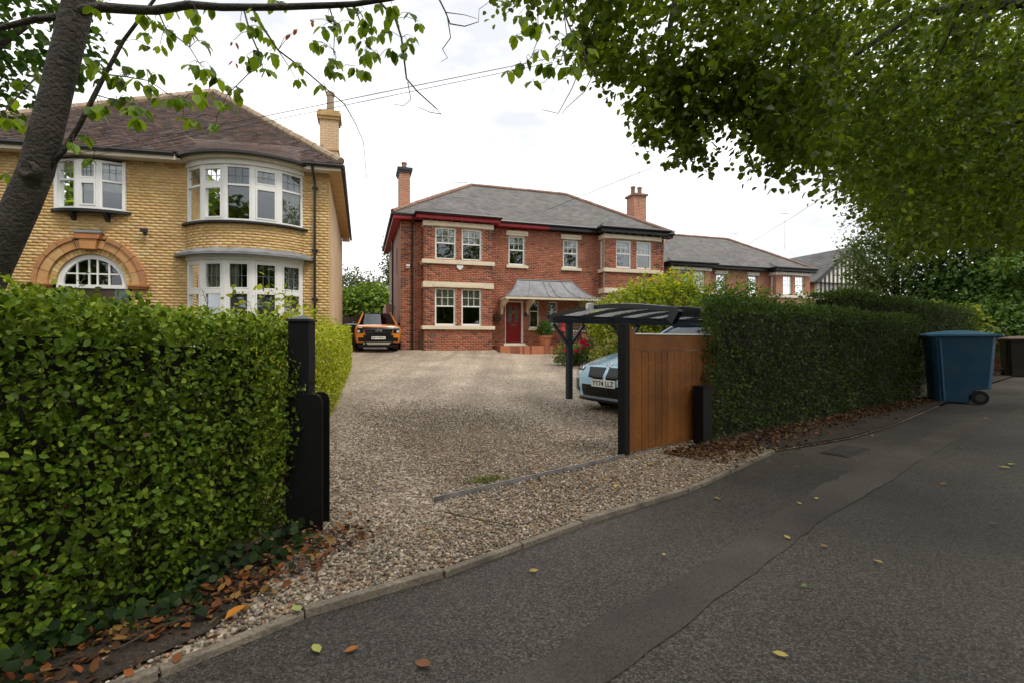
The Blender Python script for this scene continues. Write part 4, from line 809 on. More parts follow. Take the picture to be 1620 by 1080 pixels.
# ================================================================== THE RED BRICK HOUSES
RPAL = [(.37, .112, .055), (.33, .095, .048), (.41, .14, .072), (.295, .085, .046), (.14, .058, .042)]; RW = [.36, .28, .14, .17, .05]
def semi(loc, label, detail, stone, red, z0=.35):
    H = thing('brick_house', label, 'house', loc, math.atan2(765, 2438)); ST = MT[stone]
    PM = lambda s, o, z: (s, .6 - o, z); PF = lambda s, o, z: (s, -o, z)
    lo = lambda a: [(a + .47, a + 1.40, 1.75, 3.43), (a + 1.66, a + 2.59, 1.75, 3.43)]; hi = lambda a: [(a + .48, a + 1.42, 4.68, 6.12), (a + 1.67, a + 2.60, 4.68, 6.12)]
    rb = [(9.47, 10.33, 1.75, 3.43), (10.62, 11.50, 1.75, 3.43), (9.47, 10.33, 4.70, 6.10), (10.62, 11.50, 4.70, 6.10)]
    flat = [(4.05, 4.88, 4.68, 6.09), (6.87, 7.69, 4.68, 6.07)]
    main = flat + [(3.88, 4.78, .98, 2.98), (5.12, 5.60, 1.70, 2.98), (6.07, 6.57, 1.70, 2.98), (.2, 2.9, .95, 6.1), (9.05, 11.85, .95, 6.1)]
    def W(name, P, z_, z1, a, c, rects):
        if detail: return brick_wall(H, name, P, z_, z1, a, c, [rect_open(*r) for r in rects], RPAL, RW, MT['mortar_red'], dark_edge=.28)
        return plain_wall(H, name, P, z_, z1, a, c, rects, BT_RED)
    W('front_wall', PM, z0, 6.42, -.96, 12.63, main); W('bay_wall', PF, z0, 6.36, 0, 3.10, lo(0) + hi(0)); W('bay_wall', PF, z0, 6.36, 8.84, 12.02, rb)
    W('bay_return', lambda u_, o, z: (0 - o, .6 - u_, z), z0, 6.36, .0, .4, []); plain_wall(H, 'bay_return', lambda u_, o, z: (3.10 + o, u_, z), z0, 6.36, .2, .6, [], BT_RED)
    W('bay_return', lambda u_, o, z: (8.84 - o, .6 - u_, z), z0, 6.36, 0, .4, [(.08, .32, 4.70, 6.10), (.08, .32, 1.75, 3.43)]); plain_wall(H, 'bay_return', lambda u_, o, z: (12.02 + o, u_, z), z0, 6.36, .2, .6, [], BT_RED)
    sw = [(3.2, 3.9, 4.3, 5.6), (4.6, 5.4, .9, 2.9)]
    plain_wall(H, 'side_wall', lambda u_, o, z: (-.96 - o, 9 - u_, z), z0, 6.42, 0, 8.2, [(9 - b_ + .6, 9 - a + .6, c, d) for a, b_, c, d in sw], BT_PINK if detail else BT_RED); plain_wall(H, 'far_side_wall', lambda u_, o, z: (12.63 + o, u_, z), z0, 6.42, .8, 9, [], BT_RED); plain_wall(H, 'rear_wall', lambda u_, o, z: (u_, 9.2 + o, z), z0, 6.42, -.96, 12.63, [], BT_RED)
    for a, b_, c, d in sw: window(H, lambda u_, o, z: (-.96 - o, 9 - u_, z), 9 - b_ + .6, 9 - a + .6, c, d, .07, (c + d) / 2, .06, name='side_window')
    boxes('rear_wing', BT_PINK, H, (-1.25, -.97, 7.4, 11.5, z0, 3.2))
    b = MB(); b.box(-.7, 12.4, .82, 8.9, 3.75, 3.95); b.box(-.7, 12.4, .82, 8.9, z0 + .3, z0 + .4); b.box(-.7, 12.4, 3.2, 3.3, z0, 6.4); b.box(3.5, 3.6, .82, 3.2, z0 + .4, 6.4); b.box(8.3, 8.4, .82, 3.2, z0 + .4, 6.4); b.box(5.9, 6.0, .82, 3.2, z0 + .4, 6.4); b.box(.05, 3.05, .21, .82, 3.8, 3.9); b.box(8.9, 11.95, .21, .82, 3.8, 3.9); b.build('floors', MT['room'], H)
    # sash windows
    for P, rs in ((PF, lo(0) + hi(0)), (PF, rb), (PM, flat)):
        for k, (a, c, e, f) in enumerate(rs):
            mid = e + (f - e) * .52; bl = 'blind_cream' if (P is PF and a < 3) else None
            window(H, P, a, c, e, f, .075, mid, .055, (3, 2), None, .022, None, -.08, .07, blind=((mid + .02, f - .05, bl) if bl else ((f - .45, f - .05, 'blind') if a < 10.5 else (mid - .05, f - .05, 'curtain'))), name='sash_window')
    for e, f in ((4.70, 6.10), (1.75, 3.43)): window(H, lambda u_, o, z: (8.84 - o, .6 - u_, z), .08, .32, e, f, .05, e + (f - e) * .5, .05, (2, 2), None, .02, None, -.06, .06, name='sash_window')
    # stone lintels and sills
    for a, c in ((0, 3.10), (8.84, 12.02)):
        for z_, z1, pr in ((6.14, 6.36, .05), (3.44, 3.69, .05)):
            b = MB(); b.box(a - pr, c + pr, -pr, .05, z_, z1); b.box(a - pr, a + .02, .051, .6, z_ + .002, z1 - .002); b.box(c - .02, c + pr, .051, .6, z_ + .002, z1 - .002)
            b.box(a + .40, c - .42, -pr - .035, -pr - .001, z_ + .02, z1 - .10); b.build('stone_band', ST, H)
        for z_, z1 in ((4.48, 4.66), (1.58, 1.74)):
            b = MB(); b.box(a - .10, c + .10, -.10, .05, z_, z1); b.box(a - .10, a + .02, .051, .6, z_ + .002, z1 - .002); b.box(c - .02, c + .1, .051, .6, z_ + .002, z1 - .002); b.build('stone_sill', ST, H, bevel=.012)
    for a, c in ((4.05, 4.88), (6.87, 7.69)):
        b = MB(); b.box(a - .12, c + .14, .52, .75, 6.09, 6.31); b.box(a - .05, c + .05, .49, .519, 6.19, 6.29); b.build('stone_lintel', ST, H); boxes('stone_sill', ST, H, (a - .12, c + .14, .50, .75, 4.54, 4.677), bevel=.01)
    # eaves
    RX = 6.0 if red else -2
    def eave(name, a, c, y0, y1, z_, z1):
        for p, q, m in ((a, min(c, RX), 'red_fascia'), (max(a, RX), c, 'black_gloss')):
            if q - p > .05: boxes(name, MT[m], H, (p, q, y0, y1, z_, z1))
    eave('fascia', 3.42, 8.52, .24, .60, 6.43, 6.60); eave('fascia', -1.3, -.36, .24, .60, 6.44, 6.60); eave('fascia', -.35, 3.40, -.26, .235, 6.42, 6.60); eave('fascia', 8.54, 12.34, -.26, .235, 6.42, 6.60); eave('fascia', 12.36, 12.97, .24, .60, 6.44, 6.60)
    eave('side_fascia', -1.30, -.97, .61, 9.4, 6.43, 6.60)
    b = MB()
    for x in np.arange(-.2, 3.3, .45): b.box(x, x + .07, -.24, -.051, 6.365, 6.418)
    for x in np.arange(8.7, 12.3, .45): b.box(x, x + .07, -.24, -.051, 6.365, 6.418)
    b.build('eaves_bracket', MT['black_gloss'], H)
    b = MB(); gz = 6.63
    for pts in ([(-1.36, 9.4), (-1.36, .18), (-.41, .18), (-.41, -.38), (3.46, -.38), (3.46, .18), (8.48, .18), (8.48, -.38), (12.40, -.38), (12.40, .18), (13.0, .18)],):
        b.tube([(x, y, gz) for x, y in pts], .06, 8)
    b.build('gutter', MT['black_gloss'], H)
    # roof
    e0 = .20; a0, a1, a2, a3 = (-1.34, e0, 6.66), (12.97, e0, 6.66), (12.97, 9.8, 6.66), (-1.34, 9.8, 6.66); r0, r1 = (3.21, 5.0, 9.70), (8.90, 5.0, 9.70)
    b = MB(); b.add([a0, a1, a2, a3, r0, r1], [(0, 1, 5, 4), (1, 2, 5), (2, 3, 4, 5), (3, 0, 4), (3, 2, 1, 0)]); rf = b.build('roof', MT['room'], H)
    SP = [(.128, .121, .114), (.116, .108, .102), (.138, .13, .12), (.12, .108, .10), (.145, .138, .13)]
    tiles(rf, 'slates', a0, a1, r1, r0, .27, .20, SP, MT['slate'], .014); tiles(rf, 'slates', a1, a2, r1, r1, .27, .20, SP, MT['slate'], .014); tiles(rf, 'slates', a3, a0, r0, r0, .27, .20, SP, MT['slate'], .014)
    for a, c in ((-.40, 3.44), (8.49, 12.39)):                        # low roofs over the bays
        q0, q1 = (a, -.36, 6.655), (c, -.36, 6.655); t0, t1 = (a + .75, .95, 7.16), (c - .75, .95, 7.16); b = MB()
        b.add([q0, q1, t1, t0, (a, .3, 6.70), (c, .3, 6.70)], [(0, 1, 2, 3), (0, 3, 4), (1, 5, 2)]); bf = b.build('bay_roof', MT['room'], H)
        tiles(bf, 'slates', q0, q1, t1, t0, .27, .2, SP, MT['slate'], .014); tiles(bf, 'slates', (a, .5, 6.67), q0, t0, t0, .27, .2, SP, MT['slate'], .014); tiles(bf, 'slates', q1, (c, .5, 6.67), t1, t1, .27, .2, SP, MT['slate'], .014)
    up = Vector((0, 0, .05))
    for p, q in ((a0, r0), (r0, r1), (a1, r1)): ridge_line(H, Vector(p) + up, Vector(q) + up, MT['ridge_red'], .10, .45)
    # chimneys
    CB = brick_tex('chimney_brick' + ('' if detail else '_far'), (.48, .16, .075), (.30, .09, .05), (.44, .34, .25))
    c_ = boxes('chimney', CB, H, (-.86, -.36, 2.5, 3.5, 6.3, 9.30)); b = MB(); b.box(-.92, -.30, 2.44, 3.56, 9.22, 9.32); b.box(-.97, -.25, 2.39, 3.61, 9.321, 9.45); b.build('chimney_cap', MT['black_gloss'], c_); pot(c_, -.60, 3.0, 9.44, .42, .14, MT['ridge_red'])
    ct = 9.30 if detail else 7.7
    c_ = boxes('chimney', CB, H, (12.08, 12.86, 2.6, 3.4, 6.3, ct)); boxes('chimney_cap', MT['ridge_red'], c_, (12.0, 12.94, 2.52, 3.48, ct + .003, ct + .12)); boxes('chimney_band', MT['ridge_red'], c_, (12.03, 12.91, 2.55, 3.45, ct - 1.6, ct - 1.52))
    for x in (12.25, 12.68):
        if detail: pot(c_, x, 3.0, ct + .12, .48, .14, MT['ridge_red'])
    aerial(H, 12.36, 2.55, 8.6, 2.9); aerial(H, 2.9, 6.5, 8.6, 1.7)
    # drainpipe, door, porch canopy
    for x in (-.46,):
        b = MB(); b.tube([(x, .22, 6.58), (x, .26, 6.40), (x, .53, 6.22), (x, .53, z0)], .042, 8); b.build('drainpipe', MT['black_gloss'], H)
    b = MB(); b.tube([(-1.03, 5.2, 6.4), (-1.03, 5.2, z0)], .05, 8); b.tube([(-1.03, 7.0, 3.4), (-1.10, 5.9, 3.25), (-1.05, 5.25, 3.0)], .05, 8); b.build('soil_pipe', MT['black_gloss'], H)
    b = MB(); b.box(3.88, 3.93, .64, .72, .98, 2.98); b.box(4.71, 4.78, .62, .72, .98, 2.98); b.box(3.93, 4.71, .64, .72, 2.92, 2.98); b.box(3.80, 4.86, .50, .75, .90, .978); b.build('door_frame', MT['white'], H)
    dr = boxes('door', MT['door_red'], H, (3.935, 4.705, .70, .75, .985, 2.915))
    for x in (4.07, 4.39): boxes('door_glass', MT['frost'], dr, (x, x + .17, .692, .6995, 1.95, 2.75)); b = MB(); b.box(x - .02, x + .19, .688, .6985, 1.91, 1.945); b.box(x - .02, x + .19, .688, .6985, 2.755, 2.79); b.build('moulding', MT['door_red'], dr)
    for x in (4.03, 4.35): boxes('door_panel', MT['door_red'], dr, (x, x + .26, .690, .6995, 1.12, 1.70), bevel=.006)
    boxes('letter_plate', MT['chrome'], dr, (4.19, 4.45, .685, .6994, 1.80, 1.86)); boxes('knocker', MT['chrome'], dr, (4.30, 4.34, .675, .6994, 2.38, 2.5))
    for a, c in ((5.12, 5.60), (6.07, 6.57)): window(H, PM, a, c, 1.70, 2.98, .05, 2.5, .04, None, None, .02, None, -.08, .06, name='porch_window'); boxes('stone_sill', ST, H, (a - .08, c + .08, .50, .75, 1.58, 1.698))
    can = thing('x', 'x', 'x'); bpy.data.objects.remove(can)
    def cp(i, j):                                                     # concave lead canopy
        t = j; s0 = 3.55 + .95 * t ** .8; s1 = 8.35 - 1.0 * t ** .8; return (s0 + (s1 - s0) * i, -.55 + 1.13 * t ** .85, 3.10 + .88 * t ** 1.45)
    b = MB(); b.grid(cp, 16, 8)
    b.grid(lambda i, j: ((3.55 + .95 * j ** .8), (-.55 + 1.13 * j ** .85) * (1 - i) + .6 * i, 3.10 + .88 * j ** 1.45), 2, 8, flip=True); b.grid(lambda i, j: ((8.35 - 1.0 * j ** .8), (-.55 + 1.13 * j ** .85) * (1 - i) + .6 * i, 3.10 + .88 * j ** 1.45), 2, 8)
    cn = b.build('porch_roof', MT['lead'], H)
    for i in (0, .22, .46, .56, .78, 1): b = MB(); b.tube([Vector(cp(i, j / 8)) + Vector((0, -.005, .012)) for j in range(9)], .022, 6); b.build('lead_roll', MT['lead'], cn)
    b = MB(); b.tube([Vector(cp(i / 8, 1)) + Vector((0, -.01, .02)) for i in range(9)], .03, 6); b.build('lead_roll', MT['lead'], cn)
    b = MB(); b.box(3.58, 8.32, -.53, -.47, 2.98, 3.095); b.box(3.58, 3.64, -.47, .59, 2.98, 3.09); b.box(8.26, 8.32, -.47, .59, 2.98, 3.09); b.box(3.64, 8.26, -.469, .59, 3.05, 3.085); b.build('porch_fascia', MT['cream'], H)
    for x in (3.70, 4.98, 8.15): b = MB(); b.prism([(.59, 2.30), (.52, 2.34), (.45, 2.62), (-.30, 2.86), (-.42, 2.975), (.59, 2.975)], x - .06, x + .06, None, lambda p, y, z: (y, p, z)); b.build('porch_bracket', MT['cream'], H)
    b = MB(); b.box(3.3, 6.4, -.55, .59, z0, .86); b.build('step', MT['path'], H)
    for x in np.arange(3.3, 6.35, .115): boxes('step_brick', MT['pot'] if random.random() < .5 else MT['path'], H, (x + .004, x + .111, -.62, -.553, z0, .868))
    boxes('step_slab', MT['cream'], H, (3.75, 4.9, .3, .59, .862, .90))
    if detail:
        b = MB(); b.prism([(1.45, 4.47), (1.72, 4.47), (1.73, 4.36), (1.60, 4.24), (1.57, 4.24), (1.44, 4.36)], -.06, -.008); b.build('alarm_box', MT['alarm'], H)
        b = MB(); b.box(-.72, -.58, .48, .55, 4.30, 4.37); b.box(-.73, -.57, .42, .50, 4.38, 4.46); b.build('security_light', MT['alarm'], H)
        boxes('wall_lamp', MT['black_gloss'], H, (4.86, 4.96, .50, .59, 2.25, 2.42)); boxes('meter_cabinet', mat('meter_box', (.12, .07, .05), .8), H, (-.16, -.01, .25, .55, .5, 1.55))
    return H
RH = semi((-3.852, 21.2, .04), 'red brick semi detached house with grey slate roof and red door', True, 'cream', True)
semi((10.83, 32.6, -.20), 'further red brick house with pale window stone behind the shrubs', False, 'cream2', False)
# gabled house with black and white timbering, far right
TH = thing('timbered_house', 'distant house with slate roof and black and white timbered gable', 'house', (29.4, 42.0, -.1), R(17.42)); TH.scale = (1.30, 1.30, 1.30)
PT = lambda s, d, z: (s, d, z)
plain_wall(TH, 'gable_wall', lambda u_, o, z: (u_, -o, z), 0, 4.9, -2.9, 2.9, [(-1, 1, 2.6, 3.9)], MT['cream2']); window(TH, lambda u_, o, z: (u_, -o, z), -1, 1, 2.6, 3.9, .07, 3.4, .05, (4, 1))
b = MB(); b.prism([(-2.9, 4.9), (2.9, 4.9), (0, 7.05)], 0, .2); b.build('gable', MT['cream2'], TH); plain_wall(TH, 'side_wall', lambda u_, o, z: (-2.9 - o, 9 - u_, z), 0, 4.9, 0, 8.8, [], BT_RED); plain_wall(TH, 'side_wall', lambda u_, o, z: (2.9 + o, u_, z), 0, 4.9, .2, 9, [], BT_RED)
for x in np.arange(-2.6, 2.7, .36): boxes('timber', MT['black_gloss'], TH, (x - .07, x + .07, -.03, -.002, 3.95, 4.9 + (2.9 - abs(x)) * .74 - .1))
b = MB(); b.bar((-3.25, -.25, 4.72), (0.02, -.25, 7.16), .08, .24); b.bar((3.25, -.25, 4.72), (-.02, -.25, 7.16), .08, .24); b.build('bargeboard', MT['black_gloss'], TH)
b = MB(); b.add([(-3.3, -.3, 4.72), (0, -.3, 7.2), (3.3, -.3, 4.72), (-3.3, 9.3, 4.72), (0, 9.3, 7.2), (3.3, 9.3, 4.72)], [(0, 1, 4, 3), (1, 2, 5, 4), (0, 3, 5, 2)]); rf = b.build('roof', MT['room'], TH)
SP = [(.15, .145, .14), (.125, .12, .118), (.17, .16, .15)]
tiles(rf, 'slates', (-3.3, 9.3, 4.74), (-3.3, -.3, 4.74), (0, -.3, 7.22), (0, 9.3, 7.22), .3, .22, SP, MT['slate']); tiles(rf, 'slates', (3.3, -.3, 4.74), (3.3, 9.3, 4.74), (0, 9.3, 7.22), (0, -.3, 7.22), .3, .22, SP, MT['slate'])
c_ = boxes('chimney', BT_RED, TH, (-3.4, -2.7, 7.0, 7.8, 4.5, 7.0)); pot(c_, -3.05, 7.4, 7.0, .3, .13, MT['ridge_red']); aerial(TH, -3.0, 7.2, 6.8, 2.6)

# ================================================================== CARS
def car(name, label, loc, rz, paint, ST, bow, rake, cab, wheels, wr, ww, deck=None):
    """body lofted through stations (y, half width, sill, shoulder, top, half width of top); y runs back from the bumper"""
    C = thing(name, label, 'car', loc, rz); y1 = 1.0
    def prof(s): y, w_, zb, zs, zt, wt = s; return [(w_ * .90, zb), (w_ * .975, zb + .07), (w_, zb + (zs - zb) * .5), (w_ * .995, zs - .05), (w_ * .965, zs + (zt - zs) * .25), ((w_ * .965 + wt) / 2, zs + (zt - zs) * .62), (wt, zt - .03), (wt * .62, zt - .008), (wt * .25, zt), (0, zt)]
    def yy(y, x, z): return y + max(0, 1 - y / y1) ** 1.5 * (bow(x) + rake(z))
    b = MB(); n = 19
    for s in ST:
        p = prof(s); full = p + [(-x, z) for x, z in reversed(p[:-1])]
        b.v += [(x, yy(s[0], x, z), z) for x, z in full]; b.c += [(1, 1, 1)] * n
    for k in range(len(ST) - 1): b.f += [(k * n + i, k * n + i + 1, (k + 1) * n + i + 1, (k + 1) * n + i) for i in range(n - 1)]
    p = prof(ST[0]); rows = []
    for x, z in p[:-1]: rows.append([(x * (-1 + 2 * i / 16), z) for i in range(17)])
    b.add([(x, yy(0, x, z) - .0005, z) for r in rows for x, z in r], [(j * 17 + i, j * 17 + i + 1, (j + 1) * 17 + i + 1, (j + 1) * 17 + i) for j in range(len(rows) - 1) for i in range(16)])
    l = len(ST) - 1; b.f.append(tuple(range(l * n, l * n + n)))
    bo = b.build('body', paint, C, smooth=True); sm = bo.modifiers.new('edges', 'EDGE_SPLIT'); sm.split_angle = R(38)
    fr = lambda x, z, off: (x, yy(0, x, z) - off, z)
    def patch(nm, m, x0, x1, z0, z1, off=.006, sh=None, par=None, nx=12, nz=5):
        q = MB(); sh = sh or (lambda i, j: (i, j)); g = lambda i, j: (lambda a: fr(x0 + (x1 - x0) * a[0], z0 + (z1 - z0) * a[1], off))(sh(i, j))
        q.grid(g, nx, nz)
        edge = [g(i / nx, 0) for i in range(nx + 1)] + [g(1, j / nz) for j in range(nz + 1)] + [g(i / nx, 1) for i in range(nx, -1, -1)] + [g(0, j / nz) for j in range(nz, -1, -1)]
        k = len(edge); q.add(edge + [(e[0], e[1] + off + .012, e[2]) for e in edge], [(i, i + 1, i + 1 + k, i + k) for i in range(k - 1)])
        return q.build(nm, m, par or C)
    # cabin
    cw, cz, cy, rw, rz0, ry0, ry1, rz1, by, bz, bw_ = cab
    Q = lambda pts, nm, m: (lambda q: (q.add(pts, [(0, 1, 2, 3)]), q.build(nm, m, C))[1])(MB())
    q = MB(); q.grid(lambda i, j: ((cw + (rw - cw) * j) * (2 * i - 1), cy + (ry0 - cy) * j + .10 * (2 * i - 1) ** 2, cz + (rz0 - cz) * j), 8, 4); q.build('windscreen', MT['car_glass'], C, smooth=True)
    q = MB(); q.grid(lambda i, j: (rw * (2 * i - 1), ry0 - .01 + (ry1 - ry0) * j + .10 * (2 * i - 1) ** 2 * (1 - j), rz0 + (rz1 - rz0) * j + .045 * math.sin(math.pi * (.12 + .76 * j)) * (1 - (2 * i - 1) ** 4) + .01 - .05 * abs(2 * i - 1) ** 6), 10, 8); q.build('roof', paint, C, smooth=True)
    Q([(-rw, ry1, rz1), (rw, ry1, rz1), (bw_, by, bz), (-bw_, by, bz)], 'rear_window', MT['car_glass'])
    for s in (-1, 1):
        Q([(s * cw, cy + .12, cz - .03), (s * rw, ry0 + .10, rz0 - .05), (s * rw, ry1, rz1 - .05), (s * bw_, by, bz)], 'side_window', MT['car_glass'])
        q = MB(); q.bar((s * (cw + .01), cy + .06, cz - .03), (s * (rw + .005), ry0 + .08, rz0 - .01), .06, .05); q.build('pillar', paint, C); q = MB(); q.bar((s * (rw + .005), ry0 + .08, rz0 - .03), (s * (rw + .005), ry1, rz1 - .03), .05, .06); q.build('roof_rail', paint, C)
        q = MB(); q.bar((s * (rw + .005), ry1, rz1 - .03), (s * (bw_ + .01), by, bz), .08, .06); q.build('rear_pillar', paint, C)
        ym = (ry0 + ry1) / 2; q = MB(); q.bar((s * (rw + .004), ym, rz1 - .04), (s * (bw_ + .012), ym - .02, bz - .03), .02, .08); q.build('door_pillar', MT['car_black'], C)
    q = MB(); q.grid(lambda i, j: (bw_ * .95 * (2 * i - 1), cy + .2 + (by - cy - .3) * j, cz - .12), 2, 2); q.build('cabin_floor', MT['car_black'], C)
    for s in (-1, 1):
        st_ = boxes('seat', MT['car_black'], C, (s * .36 - .24, s * .36 + .24, (ry0 + ry1) / 2 + .0, (ry0 + ry1) / 2 + .14, cz - .12, rz0 - .22), bevel=.04)
    for s in (-1, 1):
        for y in wheels:
            h = MB(); h.lathe([(wr * .55, -.02), (wr + .055, -.015), (wr + .055, 0), (wr * .5, 0)], 24, (s * (ww + .0), y, wr), 'x'); h.build('wheel_arch', MT['car_black'], C)
            t = MB(); t.lathe([(wr * .62, -.22), (wr * .93, -.22), (wr, -.18), (wr, -.04), (wr * .93, 0), (wr * .64, 0), (wr * .62, -.02)], 28, (s * (ww + .015) + (.22 if s < 0 else 0), y, wr), 'x'); wo = t.build('wheel', MT['rubber'], C, smooth=True); e_ = wo.modifiers.new('e', 'EDGE_SPLIT'); e_.split_angle = R(40)
            t = MB(); x = s * (ww + .012)
            for k in range(7): a = k * 2 * math.pi / 7; t.bar((x, y, wr), (x, y + wr * .62 * math.cos(a), wr + wr * .62 * math.sin(a)), .03, .05, (1, 0, 0))
            t.lathe([(wr * .6, -.02), (wr * .66, -.02), (wr * .66, .01), (wr * .6, .01)], 24, (x, y, wr), 'x'); t.build('rim', MT['rim'], wo)
        m = MB(); m.lathe([(.02, -.11), (.075, -.10), (.095, 0), (.075, .10), (.02, .11)], 10, (s * (cw + .24), cy + .42, cz + .04), 'x'); mo = m.build('door_mirror', MT['car_black'], C, smooth=True); m = MB(); m.bar((s * (cw - .02), cy + .42, cz - .03), (s * (cw + .16), cy + .42, cz + .01), .05, .04); m.build('mirror_arm', MT['car_black'], mo)
    return C, patch, fr
def plate(C, txt, x, y, z, w_, h_, tilt=0):
    p = boxes('number_plate', MT['plate_white'], C, (-w_ / 2, w_ / 2, 0, .012, -h_ / 2, h_ / 2), bevel=.004); p.location = (x, y, z); p.rotation_euler = (tilt, 0, 0)
    me = text_mesh(txt, h_ * .98); v = np.zeros(len(me.vertices) * 3); me.vertices.foreach_get('co', v); v = v.reshape(-1, 3); k = (w_ * .90) / (v[:, 0].max() - v[:, 0].min()); kz = h_ * .68 / (v[:, 1].max() - v[:, 1].min())
    v = np.column_stack([v[:, 0] * k, -.0015 - v[:, 2] * .3, (v[:, 1] - (v[:, 1].max() + v[:, 1].min()) / 2) * kz]); me.vertices.foreach_set('co', v.ravel()); me.update()
    t = link('lettering', me, MT['car_black'], p); return p
# light blue coupe under the carport
BM = [(0, .905, .17, .62, .73, .70), (.18, .925, .16, .65, .79, .68), (.45, .915, .16, .71, .86, .70), (.8, .945, .17, .76, .915, .71), (1.2, .935, .18, .80, .965, .72), (1.55, .925, .18, .84, 1.0, .74), (2.2, .925, .18, .86, .95, .76), (3.2, .94, .18, .88, .96, .78), (3.7, .955, .18, .90, 1.02, .76), (4.25, .93, .2, .92, 1.05, .72), (4.52, .84, .25, .86, 1.0, .62)]
C, patch, fr = car('coupe_car', 'light blue coupe parked under the dark carport', (1.39, 7.30, zg(1.39, 7.3) + .01), math.atan2(-.852, .523), MT['paint_blue'], BM,
    lambda x: .20 * (abs(x) / .90) ** 4, lambda z: max(0, z - .56) * .62 + max(0, .34 - z) * .35, (.70, 1.0, 1.42, .57, 1.35, 2.12, 3.25, 1.35, 4.0, 1.04, .66), (.86, 3.60), .335, .80)
for s in (-1, 1):
    sh = (lambda i, j, s=s: ((i if s > 0 else i), j))
    a, c = (.035, .42) if s > 0 else (-.42, -.035)
    def kid(i, j, s=s): o = i if s > 0 else 1 - i; o2 = o * (1 - .16 * (1 - j) * o) ; return (o2 if s > 0 else 1 - o2), j + (.16 * o * (1 - j) if o > .6 else 0) * 1.0
    g = patch('grille', MT['car_black'], a, c, .515, .70, .005, kid)
    for k in range(4): z = .545 + k * .04; patch('grille_bar', MT['car_black'], a + (.02 if s > 0 else .05), c - (.05 if s > 0 else .02), z, z + .006, .008, None, g, 8, 1)
    patch('side_duct', MT['car_black'], *((.66, .83) if s > 0 else (-.83, -.66)), .30, .50, .006, lambda i, j: (i, j))
    hl = patch('headlight', MT['car_black'], *((.56, .85) if s > 0 else (-.85, -.56)), .635, .70, .006); 
    patch('headlight_lens', MT['lamp'], *((.57, .63) if s > 0 else (-.63, -.57)), .66, .703, .010, None, hl, 4, 2); patch('headlight_lens', MT['lamp'], *((.69, .75) if s > 0 else (-.75, -.69)), .66, .703, .010, None, hl, 4, 2)
lo_ = patch('lower_intake', MT['car_black'], -.55, .55, .235, .425, .004)
for k in range(3): patch('intake_bar', MT['car_black'], -.5, .5, .28 + k * .045, .288 + k * .045, .012, None, lo_, 14, 1)
patch('radar_cover', MT['car_black'], -.10, .10, .30, .38, .012, None, lo_, 4, 2)
patch('front_lip', MT['car_black'], -.70, .70, .165, .205, .03); patch('lip_edge', MT['silver'], -.66, .66, .232, .242, .02)
pp = fr(0, .46, .03); plate(C, 'YY74 LLZ', 0, pp[1], .46, .52, .115, R(0))
q = fr(0, .722, .0); b = MB(); b.lathe([(.041, 0), (.041, .006), (.033, .008)], 20, (0, 0, 0)); bo = b.build('badge', MT['chrome'], C); bo.location = (0, q[1] + .005, .731); bo.rotation_euler = (R(48), 0, 0)
b = MB(); b.lathe([(.032, .0085), (.0315, .0095)], 20); b.build('badge_face', MT['alarm'], bo)
for a in (0, 2): b = MB(); b.add([(0, 0, .0105)] + [(.030 * math.cos((a + t / 6) * math.pi / 2), .030 * math.sin((a + t / 6) * math.pi / 2), .0105) for t in range(7)], [(0, i + 1, i + 2) for i in range(6)]); b.build('badge_quarter', MT['emblem_blue'], bo)
for s in (-1, 1): b = MB(); b.tube([(s * .30, .30, .84), (s * .36, .8, .935), (s * .42, 1.3, .985)], .012, 6); b.build('bonnet_crease', MT['paint_blue'], C)
# orange pick-up by the side of the red house
RG = [(0, .86, .46, 1.02, 1.14, .76), (.12, .92, .45, 1.06, 1.18, .78), (.4, .955, .44, 1.08, 1.21, .78), (.9, .965, .44, 1.08, 1.23, .78), (1.25, .96, .44, 1.10, 1.25, .80), (2.4, .955, .44, 1.12, 1.25, .84), (3.4, .955, .44, 1.12, 1.26, .86), (3.5, .955, .44, 1.14, 1.30, .90), (5.2, .95, .46, 1.14, 1.30, .90), (5.3, .92, .5, 1.1, 1.26, .88)]
tx, ty = -5.52, 20.0
C, patch, fr = car('pickup_truck', 'orange pick-up truck with black grille beside the red brick house', (tx, ty, zg(tx, ty) + .01), R(17.4), MT['paint_orange'], RG,
    lambda x: .16 * (abs(x) / .9) ** 3, lambda z: max(0, z - 1.0) * .5 + max(0, .6 - z) * .25, (.80, 1.24, 1.15, .60, 1.74, 1.85, 3.25, 1.74, 3.45, 1.28, .80), (.95, 4.15), .385, .80)
g = patch('grille', MT['car_black'], -.62, .62, .77, 1.08, .012, lambda i, j: (.5 + (i - .5) * (.82 + .18 * j), j))
for z in (.86, .97): patch('grille_bar', MT['rim'], -.58, .58, z, z + .025, .03, None, g, 12, 1)
for s in (-1, 1):
    h = patch('headlight', MT['car_black'], *((.60, .84) if s > 0 else (-.84, -.60)), .84, 1.09, .014); patch('headlight_lens', MT['lamp'], *((.74, .83) if s > 0 else (-.83, -.74)), .86, .96, .02, None, h, 4, 2); patch('day_light', MT['lamp'], *((.64, .82) if s > 0 else (-.82, -.64)), 1.05, 1.075, .02, None, h, 4, 1)
    patch('fog_recess', MT['car_black'], *((.56, .80) if s > 0 else (-.80, -.56)), .50, .66, .012)
    b = MB(); b.bar((s * .62, 1.9, 1.80), (s * .62, 3.2, 1.80), .04, .03); b.build('roof_rail', MT['silver'], C)
patch('lower_grille', MT['car_black'], -.60, .60, .47, .765, .014); patch('bash_plate', MT['silver'], -.50, .50, .38, .47, .02, lambda i, j: (.5 + (i - .5) * (.86 + .14 * j), j)); patch('under_bumper', MT['car_black'], -.80, .80, .27, .375, .0)
